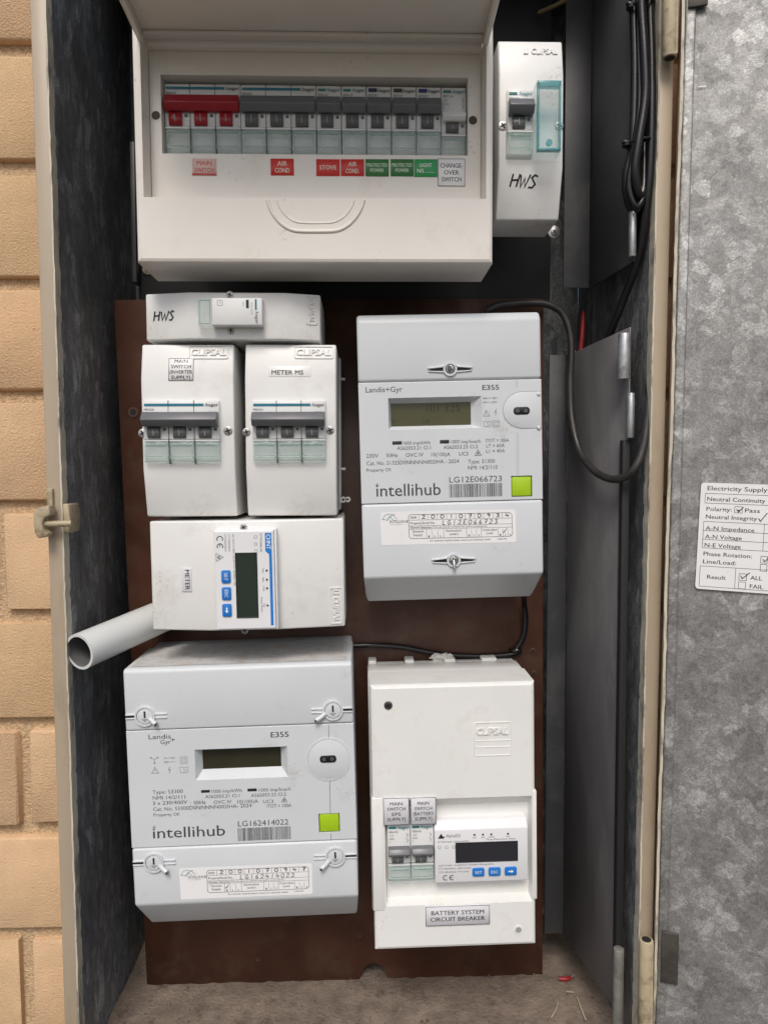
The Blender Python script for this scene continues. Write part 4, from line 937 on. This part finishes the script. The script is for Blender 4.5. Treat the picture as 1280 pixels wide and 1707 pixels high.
u, v = kA(813, 574); m_rcm(b, u, v, 4.8, wp, INKG)
for (xa, ya, xb, yb) in ((1078, 48, 1078, 104), (1084, 420, 1084, 706)):
    for d in (-.5, .7): p, q_ = kA(xa, ya), kA(xb, yb); g_ = MB(); g_.stroke([(p[0]+d, p[1]), (q_[0]+d, q_[1])], .2, wp, INKL); g_.build('groove', ma)
b.build('printing', ma, kind='stuff')
k4 = lambda px, py: ma.loc(600+px/4.129, 620+py/4.129, 90)
wavy_sticker(ma, [k4(140, 966), k4(1068, 946), k4(1076, 1172), k4(148, 1194)], 90, '2001070934', 'LG12E066723', 845, 'LAB1002')
def slot_screw(t, u, v, w, half, r, seal, left=True, right=True):
    b = MB()
    for sg in (-1, 1):
        b.prism([(u+sg*r*.7, v-1.3), (u+sg*half*.93, v-.9), (u+sg*half, v+.1), (u+sg*r*.7, v+1.2)], w-.3, w+.2, GAPK)
        b.prism([(u+sg*r*.7, v+1.3), (u+sg*half, v+.3), (u+sg*(half+1.3), v+.4), (u+sg*(half+1.0), v+1.5), (u+sg*half*.6, v+1.9), (u+sg*r*.8, v+3.0)], w-.5, w+1.4, GREYP, .35)
        b.prism([(u+sg*r*.7, v-1.5), (u+sg*half*.95, v-1.1), (u+sg*(half+1.0), v-1.6), (u+sg*r*.8, v-2.7)], w-.5, w+1.0, GREYP, .3)
    b.ring((u, v), r*.72, r, w-.5, w+1.4, GREYP, 28); b.cyl((u, v, w-.3), r*.74, .6, GRYD, 22); b.build('screw_seat', t)
    screw(t, u, v, w+.2, r*.62)
    q = MB(); q.tube([(u, v, w+1), (u+seal[0]*.5, v+seal[1]*.5, w+2.5), (u+seal[0], v+seal[1], w+3)], 1.25, SCREW, 10, 3); q.build('seal_pin', t)
for px, py, sl in ((750, 615, (-1.6, 2.2)), (756, 934, (.2, -5.5))):
    u, v = ma.loc(px, py, 90); slot_screw(ma, u, v, 90, 15.0, 5.0, sl)

# --- three-phase meter, lower left
S3 = dict(vt=89.8, s1=43.8, s0=-44.6, vb=-88.5, vbb=-122)
mb_, x, F = emeter('large grey three-phase electricity meter, lower left with dusty top', -90.6, -232.5, 166.5, 1.2, S3['vt'], S3['s1'], S3['s0'], S3['vb'], S3['vbb'], False)
kB = lambda px, py, w=90: mb_.loc(240+px/3.556, 1160+py/3.556, w)
def boxB(x0, x1, y0, y1, w=90):
    a = kB(x0, (y0+y1)/2, w)[0]; c = kB(x1, (y0+y1)/2, w)[0]; d = kB((x0+x1)/2, y1, w)[1]; e = kB((x0+x1)/2, y0, w)[1]; return a, c, d, e
lo = boxB(302, 852, 312, 494); li = boxB(334, 806, 326, 452); gb = boxB(1036, 1160, 700, 815)
b = MB(); b.plate(-x, x, S3['s0'], S3['s1'], 25, F2, [lcdw(mb_, F, lo, li, LCD2, 7), (*gb, .1, .1, .1, .1, 2.2, False)], GREYP, .5); b.build('face_plate', mb_)
b = MB(); b.box(li[0]-2, li[1]+2, li[2]-2, li[3]+2, F2-8.5, F2-7.05, LCD2); b.build('display', mb_)
b = MB(); b.box(gb[0]+.5, gb[1]-.5, gb[2]+.5, gb[3]-.5, F2-6, F2-.6, LIME, .8); b.box(gb[0]-.4, gb[1]+.4, gb[2]-.4, gb[3]+.4, F2-6.2, F2-6.0, GAPK); b.build('button', mb_)
u, v = kB(1094, 378); b = MB(); b.ring((u, v), 15.4, 16.2, F2-.5, F2+.5, GREYP, 48); b.cyl((u, v, F2-.4), 15.2, .7, GREYP, 48, bevel=.2); pb = b.build('port_cover', mb_)
o4 = boxB(1042, 1140, 354, 396); b = MB(); b.prism(rrect(*o4, 2.2), F2+.3, F2+.9, BLACKP, .2); uu = (o4[0]+o4[1])/2; vv = (o4[2]+o4[3])/2
for d in (-3, 3): b.cyl((uu+d, vv, F2+.8), 1.5, .3, GRYD, 12)
b.build('optical_port', pb)
b = MB(); ks = .1225
def tB(s_, x0, x1, y, c, M=INKG, bold=0): u, v = kB((x0+x1)/2, y, F2); b.text(s_, u, v, c*ks, wp, M, fit=(x1-x0)*ks, bold=bold)
for a in (('Landis', 28, 160, 256, 28, INKG, .004), ('Gyr', 98, 160, 287, 26, INKG, .004), ('+', 158, 186, 274, 26), ('E355', 752, 858, 246, 33, INKG, .02), ('Type: S3300', 50, 232, 580, 22), ('NMI 14/2/111', 52, 246, 614, 22), ('3 x 230/400V', 52, 258, 645, 22),
          ('50Hz', 295, 367, 643, 21), ('OVC IV', 413, 520, 640, 21), ('10(100)A', 553, 678, 638, 22), ('UC3', 706, 767, 637, 21), ('Cat. No. S3300D0NNNNN002IHA- 2024', 52, 642, 673, 22), ('ITOT = 100A', 728, 874, 663, 22), ('Property Of:', 57, 212, 714, 19),
          ('1000 imp/kWh', 400, 582, 574, 20), ('AS62053.21 Cl.1', 362, 568, 605, 20), ('1000 imp/kvarh', 680, 872, 566, 20), ('AS62053.23 Cl.2', 633, 845, 597, 20), ('LG162414022', 555, 860, 770, 34), ('intellihub', 52, 485, 838, 66, INKG, .004)): tB(*a)
for p in ((338, 390, 561, 577), (613, 668, 552, 569)): q = MB(); a_, c_, d_, e_ = boxB(*p); q.box(a_, c_, d_, e_, F2-.4, F2+.15, INK, .1); q.build('pulse_light', mb_)
q = MB(); barcode(q, *boxB(556, 870, 782, 858), wp, INKG, 5); q.build('barcode', mb_, kind='stuff')
u, v = kB(60, 782); b.stroke([(u-1.2, v), (u+1.2, v)], .35, wp, INKG); b.stroke([(u, v-1.2), (u, v+1.2)], .35, wp, INKG)
for y_ in (372, 396): u0, v = kB(116, y_); u1, _ = kB(186, y_); m_arrows(b, u0, u1, v, wp, INKG, y_ > 380)
u, v = kB(61, 380)
for a in (150, 30, 270): b.stroke([(u, v), (u+2.2*math.cos(rad(a)), v+2.2*math.sin(rad(a)))], .25, wp, INKG); b.ring((u+2.8*math.cos(rad(a)), v+2.8*math.sin(rad(a))), .35, .65, wp-.02, wp, INKG, 10)
u, v = kB(66, 461); m_warning(b, u, v, 5.2, wp, INKG); u, v = kB(151, 460); m_bolt(b, u, v, 4.8, wp, INKG); u, v = kB(238, 460); m_book(b, u, v, 4.6, wp, INKG); u, v = kB(236, 404); m_square(b, u, v, 5, wp, INKG)
u, v = kB(832, 632); m_rcm(b, u, v, 4.2, wp, INKG)
for (xa, ya, xb, yb) in ((1094, 172, 1095, 250), (1101, 506, 1104, 696), (1107, 820, 1109, 858)): g_ = MB(); g_.stroke([kB(xa, ya), kB(xb, yb)], .3, wp, INKG); g_.build('groove', mb_)
b.build('printing', mb_, kind='stuff')
k5 = lambda px, py: mb_.loc(190+px/2.977, 1040+py/2.977, 90)
wavy_sticker(mb_, [k5(322, 1216), k5(982, 1191), k5(986, 1342), k5(332, 1370)], 90, '2001070947', 'LG162414022', 322, 'LAB1002')
for px, py, sd, seal in ((242, 1194, 1, (8, -5)), (555, 1184, -1, (-12, -6)), (257, 1438, 1, (9.5, -6)), (559, 1428, -1, (-10, -7))):
    u, v = mb_.loc(px, py, 90); w = 90; b = MB()
    a0, a1 = (-x+.5, u+16) if sd > 0 else (u-16, x-.5)
    b.box(a0, u-6.6, v-.9, v+.7, w-.3, w+.15, GAPK if sd > 0 else GREYP); b.box(u+6.6, a1, v-.9, v+.7, w-.3, w+.15, GREYP if sd > 0 else GAPK)
    for e0, e1 in ((a0, u-6.6), (u+6.6, a1)):
        b.box(e0, e1, v+.8, v+1.9, w-.5, w+1.0, GREYP, .3); b.box(e0, e1, v-1.9, v-1.0, w-.5, w+1.0, GREYP, .3)
    b.ring((u, v), 6.2, 7.4, w-.5, w+1.6, GREYP, 36); b.build('screw_seat', mb_)
    q = MB(); q.cyl((u, v, w-.4), 5.8, 1.5, GREYP, 30, bevel=.3); q.rect(u-.7, u+.7, v-1.2, v+3.8, w+1.15, INK); q.poly([(u-2.6, v-1.8), (u+2.6, v-1.8), (u, v-4.2)], w+1.15, INKL); q.build('sealing_screw', mb_)
    q = MB(); q.tube([(u+seal[0]*.45, v+seal[1]*.3, w+1), (u+seal[0]*.75, v+seal[1]*.75, w+2), (u+seal[0]*1.05, v+seal[1]*1.05, w+3.2)], 1.7, GREYP, 12, 3)
    q.cyl((u+seal[0]*1.05, v+seal[1]*1.05, w+3.2), 1.0, 1.7, GRYD, 10); q.build('seal_pin', mb_)

# ------------------------------------------------------------------ battery circuit breaker box
bb = Dev('battery_breaker_box', 'tall white box labelled BATTERY SYSTEM CIRCUIT BREAKER', 'breaker box', 67.6, -265, 0, .7); x = 62.3; h = 103.5; F = 80
WB = mat('bright_white_plastic', (.76, .76, .735), .35, var=.03, scale=20, bump=.00004, bscale=900, dirt=(.55, .52, .45), dscale=40, dlo=.56, dhi=.95, specks=420)
ra, rbt, rl, rr_ = bb.loc(760, 1331, F)[1], bb.loc(760, 1508, F)[1], bb.loc(642, 1420, F)[0], bb.loc(887, 1420, F)[0]
b = MB(); b.plate(-x, x, -h, h, 44, F, [(rl, rr_, rbt, ra, 1.2, 1.2, 2.0, 9, 9, True)], WB, 2.6); b.build('cover', bb)
b = MB(); b.box(-x-1.4, x+.3, -h+8, h-1.2, 14, 43.5, WB, 1.5); b.build('base', bb)
for xa, xb in ((-63, -56), (-32, -24), (1.5, 11), (33, 46)): q = MB(); q.box(xa, xb, h-12, h+1.0, 0, 14.2, WB, 1); q.build('knockout_tab', bb)
for xa, xb in ((-56, -32), (-24, 1.5), (11, 33), (46, 61)):
    q = MB(); m_ = (xa+xb)/2; r_ = (xb-xa)/2; q.sweep_u([(h-9, .3), (h-2.5, 3), (h-1.5, 14), (h-9, 14)], xa+.3, xb-.3, WB, .8); q.build('knockout', bb)
# step lines around the recess
q = MB(); q.box(rr_+.8, x+.9, rbt+2, ra+4, F-12, F+.5, WB, .6); q.build('side_clip', bb); q = MB(); q.box(-x-.4, rl-1.0, rbt-3, ra+2, F-12, F+.4, WB, .6); q.build('side_clip', bb)
u, v = bb.loc(647, 1176, F); screw(bb, u, v, F-.2, 3.2, mat('dark_screw', (.12, .12, .12), .4, metal=.8, var=.3, scale=300))
u, v = bb.loc(864, 1551, F); q = MB(); q.ring((u, v), 2.4, 3.6, F-.3, F+.4, WB, 22); q.cyl((u, v, F), 2.5, .15, mat('hole_grey', (.32, .32, .31), .6), 20); q.build('fixing_hole', bb)
u, v = bb.loc(821, 1224, F); b = MB()
for (c0, c1) in ((-11, 10), ): pass
moulded(bb, u-.3, v, 5.0, 24, F+.2, False, M=WB)
q = MB(); pts = rrect(u-14, u+14, v-16.5, v+9, 2, 4)
q.tube([(p[0], p[1], F) for p in pts]+[(pts[0][0], pts[0][1], F)], .45, WB, 6, 0)
for d in (-5.0, -10.0): q.tube([(u-13.5, v+d, F), (u+13.5, v+d, F)], .4, WB, 6, 0)
q.build('moulded_frame', bb)
for (x0, x1, y0, y1, ln, ft, lab) in ((638.5, 682.5, 1331, 1375, ['MAIN', 'SWITCH', 'EPS', 'SUPPLY)'], (9.4, 13.8, 6.6, 14), 'white MAIN SWITCH EPS SUPPLY label'), (684, 727, 1330, 1374, ['MAIN', 'SWITCH', '(BATTERY', 'SUPPLY)'], (8.8, 13.2, 15.6, 13), 'white MAIN SWITCH BATTERY SUPPLY label')):
    u0, v1 = bb.loc(x0, y0, F+1); u1, v0 = bb.loc(x1, y1, F+1); sticker(bb, u0, u1, v0, v1, F+.6, ln, PALEST, INK, 2.6, True, lab, fits=ft, th=.8)
u0, v1 = bb.loc(709, 1511.5, F); u1, v0 = bb.loc(816, 1540, F)
sticker(bb, u0, u1, v0, v1, F, ['BATTERY SYSTEM', 'CIRCUIT BREAKER'], PALEST, INK, 3.3, True, 'silver BATTERY SYSTEM CIRCUIT BREAKER label', fits=(40.5, 42), th=.9)
breaker('single breaker under the MAIN SWITCH EPS SUPPLY label', 25.6, -293.5, 72, 1, 48, .7, code=('MSN132', 'C32'), stripe=TEALG, style='low', group='breakers in the battery box', mod=17.7, out=6)
breaker('single breaker under the MAIN SWITCH BATTERY SUPPLY label', 43.4, -293.2, 72, 1, 48, .7, code=('MSN150', 'C50'), stripe=TEALG, style='low', group='breakers in the battery box', mod=17.7, out=6)
din_meter('white smart meter with blue buttons beside the battery breakers', 88.2, -291.6, 72, .7, 'b')

# ------------------------------------------------------------------ conduit, cables, debris
cz = at(132, 1087, 97); fz = at(250, 1036, 34)
cd = Dev('conduit', 'white plastic conduit stub sticking out below the METER box', 'conduit', fz[0], fz[1], 0)
A = Vector((fz[0], fz[1], 34)); B = Vector((cz[0], cz[1], 97)); A = A+(A-B)*.45
b = MB(); off = Vector((fz[0], fz[1], 0))
b.tube([A-off, B-off], 13.2, PVC, 36, 0, caps=False)
i_ = MB(); i_.tube([A-off, B-off], 11.2, PVC, 36, 0, caps=False); b.raw(i_.v, [f[::-1] for f in i_.f], mat('shaded_conduit_bore', (.10, .10, .10), .6, var=.3, scale=60))  # bore coloured dark grey: the shade inside the pipe is painted in
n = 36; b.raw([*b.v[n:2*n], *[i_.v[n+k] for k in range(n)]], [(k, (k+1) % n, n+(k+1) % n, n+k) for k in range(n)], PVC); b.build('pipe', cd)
def wire(name, label, cat, pts, r, M, group=None, seg=12, sm=8):
    P = [(*at(x, y, w), w) for x, y, w in pts]; o = P[0]
    t = MB(); t.tube([(p[0]-o[0], p[1]-o[1], p[2]-o[2]) for p in P], r, M, seg, sm)
    ob = t.build(name, loc=(o[0]*.001, -o[2]*.001, ZC+o[1]*.001)); return tag(ob, label, cat, group)
GC = 'black cables bundled at the right'
wire('cable', 'black cable at the left of the tied bundle', 'cable', [(1056, -60, 84), (1056, 10, 84), (1058, 120, 86), (1054, 240, 88), (1044, 290, 88), (1046, 330, 86), (1058, 352, 84), (1070, 335, 84), (1071, 250, 84)], 3.0, CABLE, GC)
wire('cable', 'black cable crossing the middle of the tied bundle', 'cable', [(1068, -60, 92), (1069, 10, 92), (1074, 90, 94), (1075, 160, 95), (1064, 235, 96), (1058, 280, 95), (1062, 318, 92), (1068, 326, 90), (1073, 305, 88), (1074, 240, 84)], 3.1, CABLE, GC)
wire('cable', 'black cable running down the right side of the tied bundle to a low V bend', 'cable', [(1082, -60, 88), (1083, 10, 88), (1086, 110, 90), (1085, 230, 92), (1080, 320, 90), (1066, 420, 80), (1035, 510, 62), (1003, 585, 40), (978, 632, 22), (969, 640, 16), (964, 622, 10), (957, 585, 4)], 3.0, CABLE, GC)
wire('cable', 'thin black cable on the left edge of the tied bundle', 'cable', [(1063, -60, 84), (1064, 60, 86), (1066, 170, 90), (1055, 255, 93), (1048, 310, 92), (1062, 345, 92), (1079, 300, 88), (1081, 200, 86), (1083, 80, 84)], 2.2, CABLE, GC)
wire('cable', 'long black cable looping from behind the upper right meter up beside the frame', 'cable', [(812, 516, 6), (835, 508, 8), (880, 505, 8), (915, 508, 8), (940, 526, 8), (952, 570, 10), (950, 640, 12), (953, 700, 18), (966, 752, 30), (992, 786, 56), (1025, 799, 80), (1054, 785, 92), (1072, 745, 92), (1080, 680, 88), (1086, 560, 82), (1090, 400, 80), (1094, 200, 80)], 2.9, CABLEG, None)
def tie(label, x0, x1, y, w, tail):
    t = MB(); (a, v), (c, _) = at(x0, y, w), at(x1, y, w); o = ((a+c)/2, v)
    pts = [((c-a)/2*math.cos(rad(k))*1.05, 1.2*math.cos(rad(k)), 8*math.sin(rad(k))-2) for k in range(0, 360, 24)]
    t.tube(pts+[pts[0]], 1.1, BLACKP, 8, 2); h_ = Dev('cable_tie', label, 'cable tie', o[0], o[1], w, 0, 'cable ties on the bundle'); t.build('strap', h_)
    q = MB(); q.box(-(c-a)/2-3.2, -(c-a)/2+1.0, -3.4, .6, -3, 2.5, BLACKP, .5); hd = q.build('lock_head', h_)
    q = MB(); q.tube([(-(c-a)/2-2, -1.4, 2), (-(c-a)/2-5, -1.6, 3)], .8, BLACKP, 6, 0); q.build('tail', h_)
tie('black cable tie cinched round the middle of the cable bundle', 1046, 1086, 236, 90, 1)
tie('black cable tie round the cable bundle at the top edge', 1053, 1090, 6, 88, 1)
wire('meter_lead', 'thin black lead from under the upper right meter down to a clip', 'cable', [(872, 985, 30), (874, 1010, 10), (876, 1035, 4), (872, 1062, 2.5), (860, 1083, 2.5)], 2.4, CABLE)
wire('meter_lead', 'thin black lead running left across the brown board from the clip', 'cable', [(868, 1086, 2.5), (845, 1092, 2.5), (790, 1094, 2.5), (730, 1090, 2.5), (670, 1079, 2.5), (620, 1076, 2.5), (585, 1077, 2.5), (540, 1078, 2.5)], 2.2, CABLE)
u, v = at(860, 1084, 3); cl = Dev('cable_clip', 'small black cable clip with a nail above the battery box', 'cable clip', u, v, 0)
b = MB(); b.tube([(-4, 0, .5), (-2.5, 0, 5), (2.5, 0, 5), (4, 0, .5)], 1.8, CABLE, 8, 4); b.build('saddle', cl); screw(cl, 0, 0, 5.6, 1.8)
# foam crumb above the battery box
u, v = at(736, 1097, 9); bm = bmesh.new(); bmesh.ops.create_icosphere(bm, subdivisions=4, radius=1)
from mathutils import noise
q = MB()
vs = []
for vt_ in bm.verts:
    p = vt_.co; s_ = .75+.45*noise.noise(p*1.7+Vector((3, 1, 2)))+.25*noise.noise(p*4.5); vs.append((p.x*10.5*s_, p.z*5.6*s_, p.y*6*s_))
q.raw(vs, [[t.index for t in f.verts] for f in bm.faces], FOAM); bm.free()
tag(q.build('foam_blob', loc=(u*.001, -.008, ZC+v*.001)), 'crumbly white foam lump on the brown board above the battery box', 'foam lump')
wire('wire', 'red wire hanging in the dark gap beside the black cables', 'wire', [(972, 520, -20), (970, 560, -18), (966, 600, -18)], 2.2, REDW)
wire('wire', 'stiff tan wire in the dark top of the cabinet', 'wire', [(898, 20, -10), (930, 6, 10), (965, -14, 30)], 1.6, mat('tan_wire', (.16, .13, .06), .6))
# litter on the floor
def onfloor(x, y):                    # where a sight line meets the cabinet floor
    d = RT*((x-CX)/F_PX) + UP*(-(y-CY)/F_PX) + FW; t = -449.6/d.z; return d.x*t, YC*1000-d.y*t
GL = 'straws on the cabinet floor'
for pts, r, lab in (([(930, 1672), (927, 1685), (919, 1698)], .5, 'curved dry straw on the cabinet floor'), ([(962, 1664), (967, 1680), (976, 1702)], .6, 'longer dry straw on the cabinet floor near the grey panel'), ([(944, 1655), (956, 1657)], .4, 'tiny dry straw behind the others on the cabinet floor')):
    P = [onfloor(*p) for p in pts]; t = MB(); t.tube([(p[0]-P[0][0], .5+.6*(i % 2), p[1]-P[0][1]) for i, p in enumerate(P)], r, STRAW, 6, 5)
    tag(t.build('straw', loc=(P[0][0]*.001, -P[0][1]*.001, ZC-.4495)), lab, 'straw', GL)
p = onfloor(941, 1634); t = MB(); t.tube([(-5, 1.4, 0), (1, 1.9, 1), (5, 1.5, -1)], 1.8, REDW, 10, 4); t.tube([(5.5, 1.8, -.8), (9, 2.4, -2)], .8, SCREW, 6, 0)
tag(t.build('wire_offcut', loc=(p[0]*.001, -p[1]*.001, ZC-.4500)), 'red wire offcut lying on the dusty cabinet floor', 'wire offcut')
q = MB(); r = random.Random(4)
for i in range(420):
    u, w = r.uniform(FL+6, FR-6), r.uniform(-4 if r.random() < .2 else 2, 84); s_ = r.uniform(.3, 1.1)*(1.6 if r.random() < .06 else 1)
    a = r.uniform(0, 6.3); c, sn = math.cos(a)*s_, math.sin(a)*s_
    q.solid([(u+c, -450.6, w+sn), (u-sn, -450.6, w+c), (u-c*.8, -450.6, w-sn*.8), (u+sn, -450.6, w-c), (u, -450.6+s_*1.1, w)], [(0, 1, 2, 3), (0, 1, 4), (1, 2, 4), (2, 3, 4), (3, 0, 4)], DUST if r.random() < .75 else BROWNE)
gr = q.build('grit', loc=(0, 0, ZC)); tag(gr, 'loose grit and dirt crumbs over the cabinet floor', 'grit', kind='stuff')
